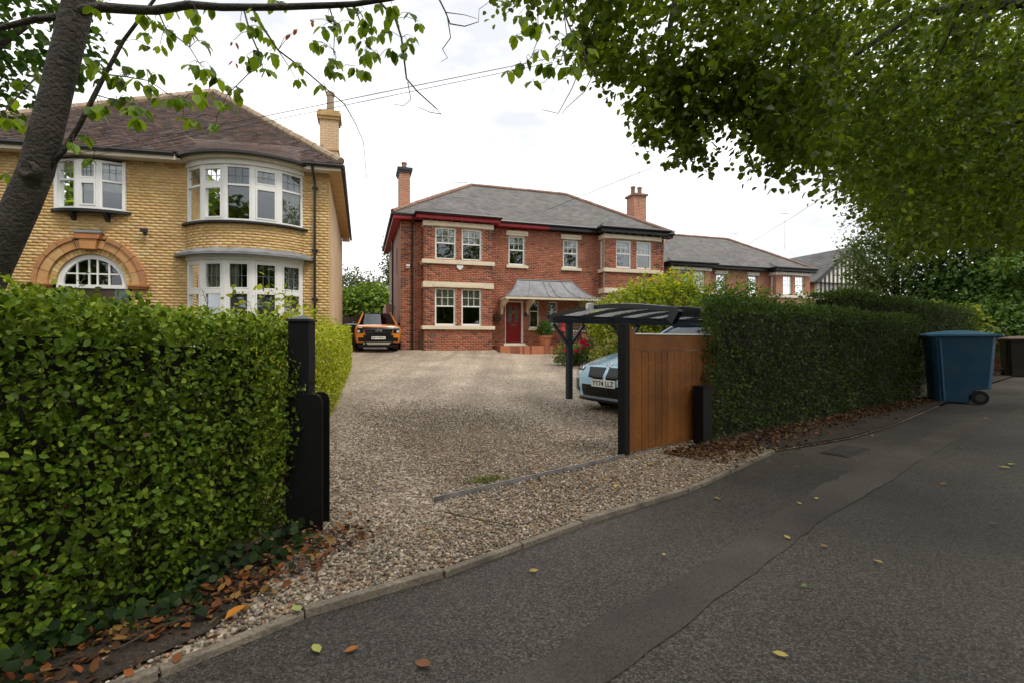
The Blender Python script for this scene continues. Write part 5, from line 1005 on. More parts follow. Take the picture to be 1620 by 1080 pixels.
b = MB(); b.lathe([(.125, 0), (.125, .012), (.11, .02)], 24); em = b.build('badge', MT['chrome'], C); em.scale = (1, .42, 1); em.rotation_euler = (R(90), 0, 0); em.location = (0, fr(0, .93, .03)[1], .93)
b = MB(); b.lathe([(.100, .0205), (.098, .022)], 24); b.build('badge_face', MT['rim'], em)
plate(C, 'MJ14 MHC', 0, fr(0, .645, .03)[1], .645, .56, .115)

# ================================================================== CARPORT
cx_, cy_ = 1.10, 9.30
CP = thing('carport', 'dark metal carport with curved tinted roof over the blue coupe', 'carport', (cx_, cy_, zg(cx_, cy_)), math.atan2(.493, .87)); SPAN = 2.95
az = lambda t: 1.55 + .145 * math.sin(math.pi * min(1, t * .93 + .03)) ** .9 - .03 * t
for x in (0, 1.45, 2.9, 4.35):
    boxes('post', MT['dark_metal'], CP, (x - .05, x + .05, -.05, .05, -.1, 1.44), bevel=.004)
    for s in (-1, 1): b = MB(); b.bar((x + s * .04, 0, 1.05), (x + s * .36, 0, 1.42), .05, .06, (0, 1, 0)); b.build('brace', MT['dark_metal'], CP)
boxes('beam', MT['dark_metal'], CP, (-.42, 4.75, -.06, .06, 1.441, 1.53), bevel=.004)
for k in range(8):
    x = -.40 + k * .73; b = MB()
    for i in range(14): b.bar((x, .12 - (SPAN + .12) * i / 14, az(i / 14) - .02), (x, .12 - (SPAN + .12) * (i + 1) / 14, az((i + 1) / 14) - .02), .05, .055 if k else .065)
    b.build('rafter', MT['dark_metal'], CP)
    if k < 7: b = MB(); b.grid(lambda i, j: (x + .03 + .67 * i, .12 - (SPAN + .12) * j, az(j) + .022), 2, 14); b.build('roof_sheet', MT['tint'], CP, smooth=True)
b = MB(); b.box(-.44, 4.75, -SPAN - .06, -SPAN + .0, 1.43, 1.55); b.build('gutter', MT['dark_metal'], CP); boxes('fascia', MT['dark_metal'], CP, (-.44, 4.75, .09, .13, 1.532, 1.60))
b = MB(); b.bar((-.42, -SPAN - .07, 1.53), (-.42, -SPAN + .05, 1.37), .09, .12); b.build('gutter_end', MT['dark_metal'], CP)
b = MB(); b.box(-.50, -.44, -1.28, -1.16, 1.62, 1.73); b.box(-.53, -.50, -1.26, -1.18, 1.64, 1.71); b.build('floodlight', MT['alarm'], CP)

# ================================================================== WHEELIE BINS
def wheelie(label, loc, rz, mb_, ml, sc=1.15, group='wheelie bins on the pavement'):
    """front towards -x, wheels and handle towards +x"""
    B_ = thing('wheelie_bin', label, 'wheelie bin', loc, rz, group); B_.scale = (sc, sc, sc)
    b = MB(); lv = [(.02, -.30, .13, .24), (.20, -.305, .14, .245), (.235, -.306, .345, .247), (.90, -.35, .38, .285), (.98, -.365, .385, .292)]
    pts = []
    for z, x0, x1, hw in lv:
        r = .05; pts.append([(x0 + r, -hw, z), (x1 - r, -hw, z), (x1, -hw + r, z), (x1, hw - r, z), (x1 - r, hw, z), (x0 + r, hw, z), (x0, hw - r, z), (x0, -hw + r, z)])
    b.add([p for l in pts for p in l], [tuple(reversed(range(8)))] + [(k * 8 + i, k * 8 + (i + 1) % 8, (k + 1) * 8 + (i + 1) % 8, (k + 1) * 8 + i) for k in range(len(lv) - 1) for i in range(8)]); b.build('body', mb_, B_, bevel=.008)
    b = MB(); b.slab([(-.39, -.31), (.39, -.31), (.40, .31), (-.39, .31)], .985, 1.02); b.build('rim', mb_, B_, bevel=.01)
    b = MB(); b.grid(lambda i, j: (-.41 + .83 * i, -.32 + .64 * j, 1.024 + .065 * (math.sin(math.pi * min(1, max(0, (i - .0) * 1.0)))) ** .6 * (math.sin(math.pi * j)) ** .35), 14, 10); b.box(-.41, .42, -.32, .32, 1.000, 1.026); lid = b.build('lid', ml, B_, smooth=False)
    b = MB(); b.tube([(.39, -.22, .98), (.46, -.22, 1.0), (.47, -.2, 1.0), (.47, .2, 1.0), (.46, .22, 1.0), (.39, .22, .98)], .016, 6); b.build('handle', mb_, B_)
    for s in (-1, 1):
        b = MB(); b.lathe([(.05, -.03), (.10, -.03), (.105, 0), (.10, .03), (.05, .03)], 20, (.195, s * .256, .105), 'y'); wo = b.build('wheel', MT['rubber'], B_); b = MB(); b.lathe([(.055, -.034), (.06, .034)], 14, (.195, s * .256, .105), 'y'); b.build('hub', MT['rim'], wo)
        b = MB(); b.bar((-.20, s * .262, .05), (-.26, s * .300, .95), .012, .03); b.build('rib', mb_, B_)
    b = MB(); b.tube([(.195, -.25, .105), (.195, .25, .105)], .012, 6); b.build('axle', MT['steel'], B_)
    return B_
wheelie('blue wheelie bin standing at the end of the dark hedge', (8.10, 8.82, 0), R(-28), MT['bin_blue'], MT['bin_lid'], 1.19)
wheelie('dark brown wheelie bin beside the brick pier', (16.0, 15.3, 0), R(60), MT['bin_brown'], MT['bin_brown_lid'], 1.16)
wheelie('blue wheelie bin cut by the right edge behind the brown one', (17.6, 16.3, 0), R(60), MT['bin_blue'], MT['bin_lid'], 1.16)
wheelie('black wheelie bin half hidden beside the orange truck', (-6.95, 20.9, zg(-6.95, 20.9)), R(-70), MT['car_black'], MT['car_black'], 1.05, 'wheelie bins by the red house')

# ================================================================== SMALL THINGS ROUND THE HOUSE
def on_house(s, d, z): a = R(17.42); return (-3.852 + s * math.cos(a) - d * math.sin(a), 21.2 + s * math.sin(a) + d * math.cos(a), z)
def leafy(root, n, centre, rad, size, pal, T=LT, m='leaf', wts=None, off=(0, 0, 0), shell=.45, name='foliage', droop=0, noisek=1.4, seedn=1):
    d = rand_dir(n); r = (shell + (1 - shell) * rng.uniform(0, 1, n)) ; P = np.array(centre) + d * r[:, None] * np.array(rad)
    P *= 1; k = 1 + .22 * wob(P, noisek, seedn) + .12 * wob(P, noisek * 3, seedn + 3); P = np.array(centre) + (P - np.array(centre)) * k[:, None]
    nr = norm(d * .7 + np.array([0, 0, .6]) + rng.normal(size=(n, 3)) * .45); ax = norm(np.cross(nr, rand_dir(n)) + d * .5 + np.array([0, 0, -droop]))
    return P - np.array(off), ax, nr, rng.uniform(size * .65, size * 1.3, n), pick_colors(n, pal, wts)
def shrub(name, label, cat, base, blobs, size, pal, T=LT, m='leaf', stem=True, wts=None, group=None):
    """blobs: (n, (x,y,z) offset from base, radii)"""
    rt = thing(name, label, cat, base, 0, group); A = []
    for k, (n, c, r) in enumerate(blobs): A.append(leafy(rt, n, c, r, size, pal, T, m, wts, seedn=k + len(name)))
    A = [np.concatenate(x) for x in zip(*A)]; keep = A[0][:, 2] > .02
    link('foliage', leaf_mesh('foliage', *[a[keep] for a in A], T), MT[m], rt, 'stuff')
    b = MB()
    for n, c, r in blobs:
        for _ in range(3): e = Vector(c) + Vector((random.uniform(-.5, .5) * r[0], random.uniform(-.5, .5) * r[1], random.uniform(-.2, .5) * r[2])); b.tube([(random.uniform(-.08, .08), random.uniform(-.08, .08), -.05), e * .5 + Vector((0, 0, .05)), e], [.03, .02, .008], 5)
    b.build('stems', MT['twig'], rt); return rt
p = on_house(5.55, -.32, .86); pt = thing('plant_pot', 'large terracotta pot with leafy plant beside the red door', 'plant pot', p)
b = MB(); b.lathe([(.20, 0), (.22, .02), (.31, .42), (.34, .42), (.345, .50), (.30, .50), (.28, .44)], 24); b.build('pot', MT['pot'], pt, smooth=False)
A = leafy(pt, 900, (0, 0, .82), (.40, .40, .40), .08, [(.05, .13, .02), (.08, .18, .03), (.035, .09, .02)], shell=.3); link('plant', leaf_mesh('plant', *A), MT['leaf'], pt, 'stuff')
p = on_house(6.15, -1.0, 0); rb_ = thing('plant_pot', 'tall red jug planter standing behind the carport end', 'planter', (p[0], p[1], 1.55)); b = MB(); b.lathe([(.09, 0), (.10, .03), (.07, .2), (.11, .45), (.13, .62), (.11, .62)], 14); b.build('pot', MT['lantern'], rb_); b = MB(); b.tube([(0, 0, -.9), (0, 0, .0)], .02, 6); b.build('stand', MT['black_gloss'], rb_)
p = on_house(6.9, -1.25, 0); ln = thing('lantern', 'small red hanging lantern in front of the low brick wall', 'lantern', (p[0], p[1], zg(p[0], p[1])))
b = MB(); b.tube([(-.14, 0, 0), (-.14, 0, 1.15), (-.1, 0, 1.25), (0, 0, 1.27), (0, 0, 1.2)], .012, 6); b.build('hook', MT['black_gloss'], ln); b = MB(); b.lathe([(.02, 1.2), (.16, 1.08), (.15, 1.06), (.02, 1.07)], 10); b.build('roof', MT['alarm'], ln); b = MB(); b.lathe([(.09, .70), (.12, .74), (.12, 1.02), (.10, 1.05)], 10); b.build('body', MT['lantern'], ln)
lw_ = thing('garden_wall', 'low red brick wall beside the porch of the red house', 'wall', on_house(6.4, -.75, .4), R(17.42)); boxes('wall', BT_RED, lw_, (0, 2.1, -.11, .11, 0, 1.15)); boxes('coping', MT['cream'], lw_, (-.03, 2.13, -.14, .14, 1.152, 1.20))
hb = thing('hanging_basket', 'hanging flower basket on the brick wall left of the red door', 'hanging basket', on_house(3.42, .35, 2.0)); b = MB(); b.lathe([(.03, 0), (.14, .06), (.19, .17), (.2, .17)], 12); b.build('basket', MT['twig'], hb); b = MB(); b.tube([(0, .24, .55), (0, .02, .55), (0, 0, .45), (0, 0, .17)], .01, 5); b.build('bracket', MT['black_gloss'], hb)
A = leafy(hb, 220, (0, 0, .22), (.24, .2, .2), .06, [(.10, .10, .03), (.22, .05, .05), (.07, .12, .03)]); link('flowers', leaf_mesh('flowers', *A), MT['petal'], hb, 'stuff')
# roses and shrubs
rs = shrub('rose_bush', 'low bush with red roses in the bed behind the carport post', 'rose bush', (2.1, 16.4, zg(2.1, 16.4)), [(900, (-.25, 0, .40), (.55, .4, .40)), (900, (.35, -.1, .45), (.5, .4, .45))], .07, [(.07, .13, .03), (.11, .19, .04), (.05, .09, .02)])
for x, z in ((.18, .80), (.32, .82), (.40, .70), (.22, .60), (-.34, .52), (.55, .55), (.02, .5), (.28, .74)):
    b = MB()
    for k in range(14): a = k * 2.4; r = .012 + .0055 * k; b.grid(lambda i, j: (x + r * math.cos(a + (i - .5) * 1.1), -.42 + r * math.sin(a + (i - .5) * 1.1), z + .07 * j - .02 * k / 14), 2, 1, (.55, .012, .06))
    b.build('flower', MT['petal'], rs)
LAU = [(.22, .30, .022), (.29, .36, .035), (.14, .21, .02), (.38, .41, .06), (.32, .32, .035)]
shrub('laurel_shrub', 'large bright yellow green laurel behind the carport roof', 'shrub', (4.2, 15.2, zg(4.2, 15.2)), [(3600, (.0, 0, 1.9), (1.25, 1.0, 1.15)), (2600, (1.15, .2, 2.15), (1.05, .9, 1.05)), (2000, (-1.0, .1, 1.55), (.8, .8, .85)), (1800, (.3, 0, .8), (1.6, .9, .7))], .15, LAU, LT_LONG)
shrub('green_shrub', 'mid green rounded shrub between laurel and dark hedge', 'shrub', (5.9, 13.3, zg(5.9, 13.3)), [(3600, (0, 0, 1.85), (1.0, .9, 1.0)), (2800, (.85, .2, 1.75), (.95, .8, .9)), (1200, (-.5, -.2, 1.0), (.7, .7, .8))], .10, [(.085, .15, .02), (.12, .20, .03), (.17, .26, .04), (.055, .10, .018)], LT_LONG)
shrub('yellow_shrub', 'loose yellow green shrub behind the blue coupe under the carport', 'shrub', (3.3, 13.9, zg(3.3, 13.9)), [(2200, (.1, 0, .75), (.85, .6, .6)), (1300, (-.6, -.1, .45), (.5, .5, .4)), (900, (.7, -.2, .5), (.7, .5, .5))], .075, [(.13, .18, .03), (.19, .24, .05), (.08, .12, .025), (.30, .28, .07)])
shrub('dark_shrub', 'dark green shrub in the shade below the porch roof', 'shrub', (2.75, 17.6, zg(2.75, 17.6)), [(2000, (0, 0, .85), (.75, .6, .85))], .06, [(.025, .05, .018), (.035, .065, .022), (.02, .04, .015)])
shrub('climber', 'thin grey green climber in front of the right hand bay', 'shrub', (3.45, 20.2, zg(3.45, 20.2)), [(900, (0, 0, 1.4), (.6, .4, 1.2)), (300, (-.4, 0, 2.0), (.4, .3, .5))], .06, [(.13, .15, .06), (.09, .11, .04)])
shrub('grassy_shrub', 'pale feathery bush between the further house and tall hedge', 'shrub', (11.3, 19.0, zg(11.3, 19)), [(3000, (0, 0, 1.5), (1.5, 1.0, 1.5)), (2500, (1.9, .6, 1.5), (1.5, 1.0, 1.4)), (1500, (-1.8, -.5, 1.2), (1.2, .9, 1.2))], .13, [(.10, .15, .04), (.14, .19, .06), (.07, .11, .03)], LT_LONG)
# side gate, fence and what stands at the end of the drive
fn = thing('side_fence', 'dark brown timber fence at the end of the golden hedge', 'fence', (-8.3, 24.5, zg(-8.3, 24.5)), R(17))
for k in range(8): boxes('board', MT['brown_fence'], fn, (-.75 + k * .15, -.605 + k * .15, 0, .03, 0, 1.62))
boxes('post', MT['black_gloss'], fn, (.47, .57, -.03, .07, 0, 1.75)); boxes('rail', MT['brown_fence'], fn, (-.75, .46, .031, .07, 1.3, 1.4))
ig = thing('iron_gate', 'black iron railing gate behind the orange truck', 'gate', (-7.0, 25.0, zg(-7, 25)), R(17))
for k in range(10): b = MB(); b.tube([(-.55 + k * .13, 0, .1), (-.55 + k * .13, 0, 1.65)], .012, 5); b.build('bar', MT['black_gloss'], ig)
for z in (.2, 1.5): boxes('rail', MT['black_gloss'], ig, (-.62, .75, -.015, .015, z, z + .05))
pr = thing('brick_pier', 'red brick gate pier with stone cap behind the brown bin', 'pier', (17.3, 17.4, 0), R(38)); boxes('shaft', BT_RED, pr, (-.28, .28, -.28, .28, 0, 1.45)); b = MB(); b.box(-.34, .34, -.34, .34, 1.452, 1.52); b.lathe([(.36, 1.52), (.33, 1.58), (.2, 1.63), (.02, 1.65)], 16); b.build('cap', MT['cream2'], pr)
gw = thing('garden_wall', 'low brick garden wall running on from the gate pier', 'wall', (18.0, 17.9, 0), R(38)); boxes('wall', BT_RED, gw, (0, 9, -.12, .12, 0, .95)); boxes('coping', MT['cream2'], gw, (0, 9, -.16, .16, .952, 1.02))

# ================================================================== THE CHERRY TREE, LEFT
CH = thing('cherry_tree', 'leaning dark trunk with long bare branch and hanging leaf clusters, top left', 'tree', (-3.9, 3.05, 0)); co = np.array([-3.9, 3.05, 0])
b = MB(); tr = [(-3.90, 3.05, -.1), (-3.72, 3.05, .4), (-3.47, 3.03, 1.0), (-3.24, 3.0, 1.49), (-3.04, 3.0, 1.95), (-2.95, 3.0, 2.16), (-2.83, 3.0, 2.63), (-2.69, 3.0, 3.20), (-2.58, 2.98, 3.9), (-2.5, 2.9, 4.8)]
b.tube([Vector(p) - Vector(co) for p in tr], [.11, .095, .086, .084, .089, .085, .078, .076, .072, .06], 18); tk = b.build('trunk', MT['bark'], CH, smooth=True)
b = MB(); k0 = Vector((-2.93, 2.93, 2.14)) - Vector(co); b.lathe([(.062, -.03), (.054, .012), (.036, .02), (.026, .008), (.008, .0)], 14, (0, 0, 0)); kn = b.build('knot', MT['bark'], tk, smooth=True); kn.location = k0; kn.rotation_euler = (R(80), R(20), 0)
BR_ = {'main': ([(128, 18), (160, 12), (200, 15), (245, 17), (300, 8), (350, 12), (430, 12), (520, 9), (560, 7), (620, -2), (700, -28), (800, -60), (885, -75)], .030, .008),
 'stub': ([(118, 25), (60, 30), (0, 45), (-70, 65)], .024, .012), 'rise': ([(72, 272), (100, 240), (125, 200), (150, 150), (168, 115), (195, 65), (225, 25), (250, -8), (275, -45)], .017, .007),
 'a': ([(400, 14), (420, 50), (440, 80), (480, 110), (515, 140), (545, 165), (562, 195), (575, 225), (580, 282)], .007, .0015), 'b': ([(600, 3), (625, 30), (635, 60), (640, 100), (643, 125), (660, 145), (690, 172), (698, 181), (680, 178), (662, 170)], .008, .0016),
 'b2': ([(645, 130), (650, 158), (638, 168), (622, 165)], .003, .0012), 'c': ([(685, -20), (705, 20), (712, 38), (735, 42), (757, 35), (758, 15)], .006, .0014), 'c2': ([(705, 20), (735, 24), (755, 30)], .003, .0012), 'd': ([(708, 28), (713, 60), (700, 78), (708, 92), (698, 98)], .004, .0012),
 'e': ([(885, -75), (890, -10), (896, 30), (905, 52), (922, 72), (926, 90), (915, 115), (905, 140), (883, 180), (858, 174)], .007, .0014), 'e2': ([(926, 88), (940, 115), (925, 145), (895, 172), (889, 181)], .004, .0012), 'f': ([(845, -70), (850, 0), (852, 60), (840, 92), (825, 105)], .004, .0012), 'g': ([(892, 20), (897, 60), (888, 95), (862, 130), (846, 136)], .004, .0012),
 'h': ([(385, 12), (395, 50), (410, 85), (412, 105), (392, 118), (360, 150), (343, 185)], .006, .0016), 'i': ([(250, 18), (262, 45), (300, 75), (315, 100), (340, 125)], .005, .0014), 'j': ([(165, 118), (200, 122), (235, 128), (268, 150), (290, 158)], .005, .0014), 'k': ([(150, 150), (185, 160), (215, 165), (228, 178)], .004, .0014), 'l': ([(118, 212), (140, 222), (150, 240), (146, 252)], .004, .0014), 'm': ([(60, 120), (30, 150), (5, 180), (-20, 200)], .006, .002), 'n': ([(520, 9), (530, 40), (528, 80), (534, 110)], .005, .0014), 'o': ([(440, 80), (460, 110), (472, 132)], .003, .0012), 'p': ([(560, 8), (575, 50), (585, 75), (600, 90)], .005, .0014)}
allp = []
for nm, (pts, r0, r1) in BR_.items():
    Y0 = 3.0 - (.12 if nm in ('main',) else 0); dY = random.uniform(-.35, .25) if nm not in ('main', 'stub', 'rise') else 0
    q = [at(px, py, Y0 + dY * i / len(pts) + (.02 * math.sin(i * 1.7) if nm != 'main' else 0)) for i, (px, py) in enumerate(pts)]
    b = MB(); b.tube([p - Vector(co) for p in q], [r0 + (r1 - r0) * i / (len(q) - 1) for i in range(len(q))], 8 if r0 > .012 else 5); b.build('branch', MT['bark'] if r0 > .012 else MT['twig'], CH, smooth=True)
    allp += [(*pts[i], q[i]) for i in range(len(pts))]
cl = [(230,60),(233,80),(263,63),(253,80),(300,60),(310,50),(323,73),(310,110),(333,113),(345,130),(213,133),(230,117),(247,123),(187,127),(203,113),(143,100),(140,113),(160,117),(157,183),(173,180),(183,163),(203,160),(217,195),(207,182),(250,163),(273,163),(293,167),(307,140),(313,157),(330,153),(290,193),(307,197),(343,203),(360,143),(373,153),(367,173),(380,43),(400,50),(390,97),(407,87),(433,93),(427,90),(493,73),(510,50),(527,50),(470,107),(473,133),(510,143),(533,103),(273,20),(287,13),(300,13),(333,17),(137,222),(115,233),(143,258),(12,283),(13,195),(30,195),(20,160),(37,137),(55,120),(562,114),(576,118),(577,86),(592,90),(620,86),(635,93),(563,21),(577,25),(610,36),(622,36),(649,29),(663,43),(556,43),(574,47),(588,47),(606,61),(653,68),(645,75),(495,75),(513,79),(531,104),(535,122),(434,7),(450,12),(796,7),(821,32),(817,64),(807,118),(832,100),(842,136),(860,107),(869,110),(876,64),(860,43),(835,36),(864,14),(900,20),(880,10),(910,60),(935,85),(150,20),(165,10),(125,10)]
for nm in ('main', 'a', 'b', 'h', 'i', 'j', 'rise', 'n', 'p', 'f', 'g', 'e', 'k'):
    pts = BR_[nm][0]
    for _ in range(7):
        k = random.randrange(len(pts) - 1); t_k = random.random(); q = (pts[k][0] * (1 - t_k) + pts[k + 1][0] * t_k + random.uniform(-16, 16), pts[k][1] * (1 - t_k) + pts[k + 1][1] * t_k + random.uniform(4, 26))
        if q[1] > -20 and (q[1] < 120 or nm in 'hijk'): cl.append(q)
red_ = [(458,62),(493,40),(472,55),(370,73),(371,105),(392,55)]
P_, A_, N_, S_, C_ = [], [], [], [], []; tw = MB()
for k, (px, py) in enumerate(cl + red_):
    near = min(allp, key=lambda q: (q[0] - px) ** 2 + (q[1] - py) ** 2 + (0 if q[1] < py + 5 else 900))
    Y = near[2].y + random.uniform(-.18, .18); c = at(px, py - 9, Y)
    m_ = (near[2] + c) / 2 + Vector((0, 0, .02)); tw.tube([near[2] - Vector(co), m_ - Vector(co), c - Vector(co)], [.0022, .0018, .0014], 4)
    isr = (px, py) in red_
    for j in range(random.choice((3, 4, 4, 5)) if not isr else 2):
        a = random.uniform(0, 6.28); d = np.array([math.cos(a) * .55, math.sin(a) * .5, -random.uniform(.5, 1.0)])
        P_.append(np.array(c) - co + d * .012); A_.append(d); N_.append(np.array([math.cos(a), math.sin(a), .55]) + rng.normal(size=3) * .35); S_.append(random.uniform(.048, .090) * (.55 if isr else 1)); C_.append(jit((.28, .07, .025) if isr else random.choice([(.11, .19, .016), (.15, .24, .02), (.085, .15, .014), (.20, .29, .03)]), .15))
tw.build('twigs', MT['twig'], CH, 'stuff')
P_, A_, N_, S_, C_ = map(np.array, (P_, A_, N_, S_, C_)); o_ = np.argsort(-S_); i1, i2 = o_[:300], o_[300:]
leaf_objects(P_[i1], A_[i1], N_[i1], S_[i1], C_[i1], LT, MT['leaf_cherry'], CH, 'cherry'); link('foliage', leaf_mesh('foliage', P_[i2], A_[i2], N_[i2], S_[i2], C_[i2]), MT['leaf_cherry'], CH, 'stuff')

# ================================================================== LIMES AND OTHER TREES
def shoots(start, dirs, L, k, size, pal, wts=None, droop=.45):
    n = len(start); t = (np.arange(k) + rng.uniform(.1, .9, (n, k))) / k; t3 = t[:, :, None]
    P = start[:, None, :] + dirs[:, None, :] * L[:, None, None] * t3 + np.array([0, 0, -1.]) * (L[:, None, None] * droop * t3 ** 2) + rng.normal(size=(n, k, 3)) * .045
    sgn = np.where(np.arange(k) % 2, 1, -1)[None, :, None]; sd = np.cross(dirs, np.array([0, 0, 1.]))[:, None, :] * sgn
    ax = dirs[:, None, :] * .35 + sd * .6 + np.array([0, 0, -.55]) + rng.normal(size=(n, k, 3)) * .35; nr = np.array([0, 0, 1.]) + dirs[:, None, :] * .3 + rng.normal(size=(n, k, 3)) * .45
    m_ = n * k; return P.reshape(m_, 3), ax.reshape(m_, 3), nr.reshape(m_, 3), rng.uniform(size * .65, size * 1.25, m_), pick_colors(m_, pal, wts)
LIME = [(.076, .122, .012), (.102, .158, .014), (.135, .19, .018), (.054, .09, .010), (.19, .24, .028)]; LWT = [.3, .3, .16, .18, .06]
LM = thing('lime_tree', 'large overhanging lime tree filling the upper right with leafy branches', 'tree', (12.5, 6.0, 0)); lo3 = np.array([12.5, 6.0, 0])
bx_ = [780, 800, 830, 870, 900, 930, 960, 1000, 1025, 1045, 1070, 1100, 1115, 1135, 1165, 1190, 1207, 1225, 1242, 1262, 1280, 1300, 1330, 1345, 1400, 1450, 1480, 1560, 1700]
by_ = [-5, 18, 30, 38, 40, 75, 118, 150, 212, 222, 245, 282, 268, 205, 190, 205, 250, 235, 285, 282, 250, 275, 285, 300, 335, 400, 425, 400, 420]
def region(n, x0, x1, Y0, Y1, ytop, drop, power=1.0):
    px = rng.uniform(x0, x1, n); lim = np.interp(px, bx_, by_) - drop; py = ytop + (lim - ytop) * rng.uniform(0, 1, n) ** power; Y = rng.uniform(Y0, Y1, n)
    return at_v(px, py, Y), px, py
parts = []
def add_shoots(st, L0, L1, k, size, dr):
    n = len(st); d = norm(np.column_stack([-.75 + rng.normal(size=n) * .5, rng.normal(size=n) * .55, -.15 + rng.normal(size=n) * .3])); parts.append(shoots(st, d, rng.uniform(L0, L1, n), k, size, LIME, LWT, dr))
st, px, py = region(640, 960, 1340, 4.8, 7.2, -90, 50, .8); clump = wob(st, 1.5, 2) > -.42; add_shoots(st[clump], .30, .55, 15, .078, .5)
st, px, py = region(150, 800, 985, 4.6, 6.0, -90, 38, 1.0); add_shoots(st, .22, .42, 9, .068, .5)
st, px, py = region(2000, 1180, 1760, 6.5, 10.5, -90, 40, .75); clump = wob(st, 1.1, 5) > -.5; add_shoots(st[clump], .4, .75, 14, .080, .45)
st, px, py = region(1700, 1300, 1800, 10, 14, -60, 22, .6); add_shoots(st, .5, .9, 14, .105, .4)
for qx, qy, qr in ((1060, 140, 60), (1085, 195, 42), (1102, 238, 26), (1050, 190, 30), (1040, 208, 16), (1165, 150, 40), (1213, 212, 22), (1240, 250, 18), (1258, 225, 26), (1150, 165, 28), (960, 85, 38), (990, 100, 26), (1120, 170, 38), (1110, 120, 55), (1190, 120, 50), (930, 55, 26), (1290, 220, 40), (1232, 160, 40)):
    k = int(5 + qr * qr / 62); Yc = random.uniform(5.0, 5.9); st = at_v(qx + rng.normal(size=k) * qr * .5, qy + rng.normal(size=k) * qr * .42, Yc + rng.normal(size=k) * .16); add_shoots(st, .10, .22, 9, .076, .6)
# the crown above the frame, over the pavement
n = 1750; st = np.column_stack([rng.uniform(.5, 16, n), rng.uniform(-4.5, 9, n), np.zeros(n)]); st[:, 2] = np.maximum(4.0, CAM_H + .76 * np.maximum(st[:, 1], 0) + .8) + rng.uniform(0, 3.0, n)
st = st[wob(st, .6, 3) > -.45]; add_shoots(st, .5, 1.0, 10, .20, .4)
A = [np.concatenate(x) for x in zip(*parts)]; A[0] = A[0] - lo3; W = A[0] + lo3
pxx = 810 + FPX * W[:, 0] / np.maximum(W[:, 1], .3); pyy = 540 - FPX * (W[:, 2] - CAM_H) / np.maximum(W[:, 1], .3); inf = (pxx > 800) & (pxx < 1600) & (pyy > 5) & (pyy < 400) & (W[:, 1] > 3)
sc = np.where(inf, A[3] / np.linalg.norm(W - np.array([0, 0, CAM_H]), axis=1), -1); sel = np.argsort(-sc)[:300]; mk = np.zeros(len(sc), bool); mk[sel] = True
leaf_objects(*[a[mk] for a in A], LT_ROUND, MT['leaf'], LM, 'lime'); link('crown', leaf_mesh('crown', *[a[~mk] for a in A], LT_ROUND), MT['leaf'], LM, 'stuff')
b = MB(); b.tube([(0, 0, -.1), (0, 0, 1.5), (-.1, .05, 3.5), (-.3, .1, 6), (-.5, 0, 9)], [.42, .36, .32, .26, .14], 14); b.build('trunk', MT['bark'], LM, smooth=True)
def limb(pts, r0, r1):
    b = MB(); q = [Vector(p) - Vector(lo3) for p in pts]; b.tube(q, [r0 + (r1 - r0) * i / (len(q) - 1) for i in range(len(q))], 7); b.build('limb', MT['bark'], LM, smooth=True)
limb([(12.3, 6, 4.2), (9, 6.2, 6.0), (6, 6.3, 6.9), (3.6, 6.2, 7.0), (2.2, 6.0, 6.2), (1.9, 5.8, 4.9), (1.8, 5.7, 4.1)], .16, .008); limb([(12.2, 6, 5), (9.5, 8, 6.8), (7.5, 9, 7.2), (6.2, 9.2, 6.3), (5.8, 9.2, 5.2)], .13, .01); limb([(12.2, 6, 4.6), (8.5, 4.5, 6), (5, 3.5, 6.6), (1, 2.5, 6.9)], .15, .03); limb([(12.3, 6, 3.8), (10.5, 7.5, 4.8), (9, 8.6, 5.0), (7.4, 9.2, 4.4)], .10, .01); limb([(4.6, 6.3, 6.9), (3.9, 6.4, 6), (3.7, 6.4, 4.9), (3.6, 6.4, 4.2)], .04, .006); limb([(7.5, 6.3, 6.5), (6.2, 6.6, 5.8), (5.8, 6.7, 4.8)], .04, .006); limb([(8.3, 8.4, 7), (8.0, 8.4, 6), (7.9, 8.3, 4.9)], .04, .008)
def tree(name, label, base, trunk_h, r, blobs, size, pal, T=LT, m='leaf_far', group='trees beyond the gardens', wts=None, shell=.35):
    rt = thing(name, label, 'tree', base, 0, group); A = []
    for k, (n, c, rad) in enumerate(blobs): A.append(leafy(rt, n, c, rad, size, pal, T, m, wts, shell=shell, noisek=.8, seedn=k * 3 + len(label)))
    A = [np.concatenate(x) for x in zip(*A)]; keep = A[0][:, 2] > .1
    link('crown', leaf_mesh('crown', *[a[keep] for a in A], T), MT[m], rt, 'stuff')
    b = MB(); top = Vector(blobs[0][1]); b.tube([(0, 0, -.2), (.05, 0, trunk_h * .5), (top.x * .4, top.y * .4, trunk_h), tuple(top)], [r, r * .8, r * .65, r * .2], 9)
    for n, c, rad in blobs: b.tube([(top.x * .2, top.y * .2, trunk_h * .8), Vector(c) * .55 + Vector((0, 0, trunk_h * .35)), tuple(c)], [r * .45, r * .3, r * .1], 6)
    b.build('trunk', MT['bark'], rt, smooth=True); return rt
tree('lime_tree', 'second large lime further back, behind the overhanging boughs at right', (21.5, 21.0, 0), 4, .35, [(5200, (-2.6, 0, 10.2), (4.6, 3.0, 4.6)), (4200, (2.5, 0, 8.4), (4.6, 3, 4.4)), (2600, (-3.4, -.5, 7.2), (3.2, 2.2, 2.6)), (3000, (-.5, -1, 14.5), (6.5, 3, 4.0))], .24, LIME, LT_ROUND, 'leaf', 'street trees', LWT)
MID = [(.06, .115, .022), (.085, .15, .03), (.045, .09, .018), (.12, .18, .045)]
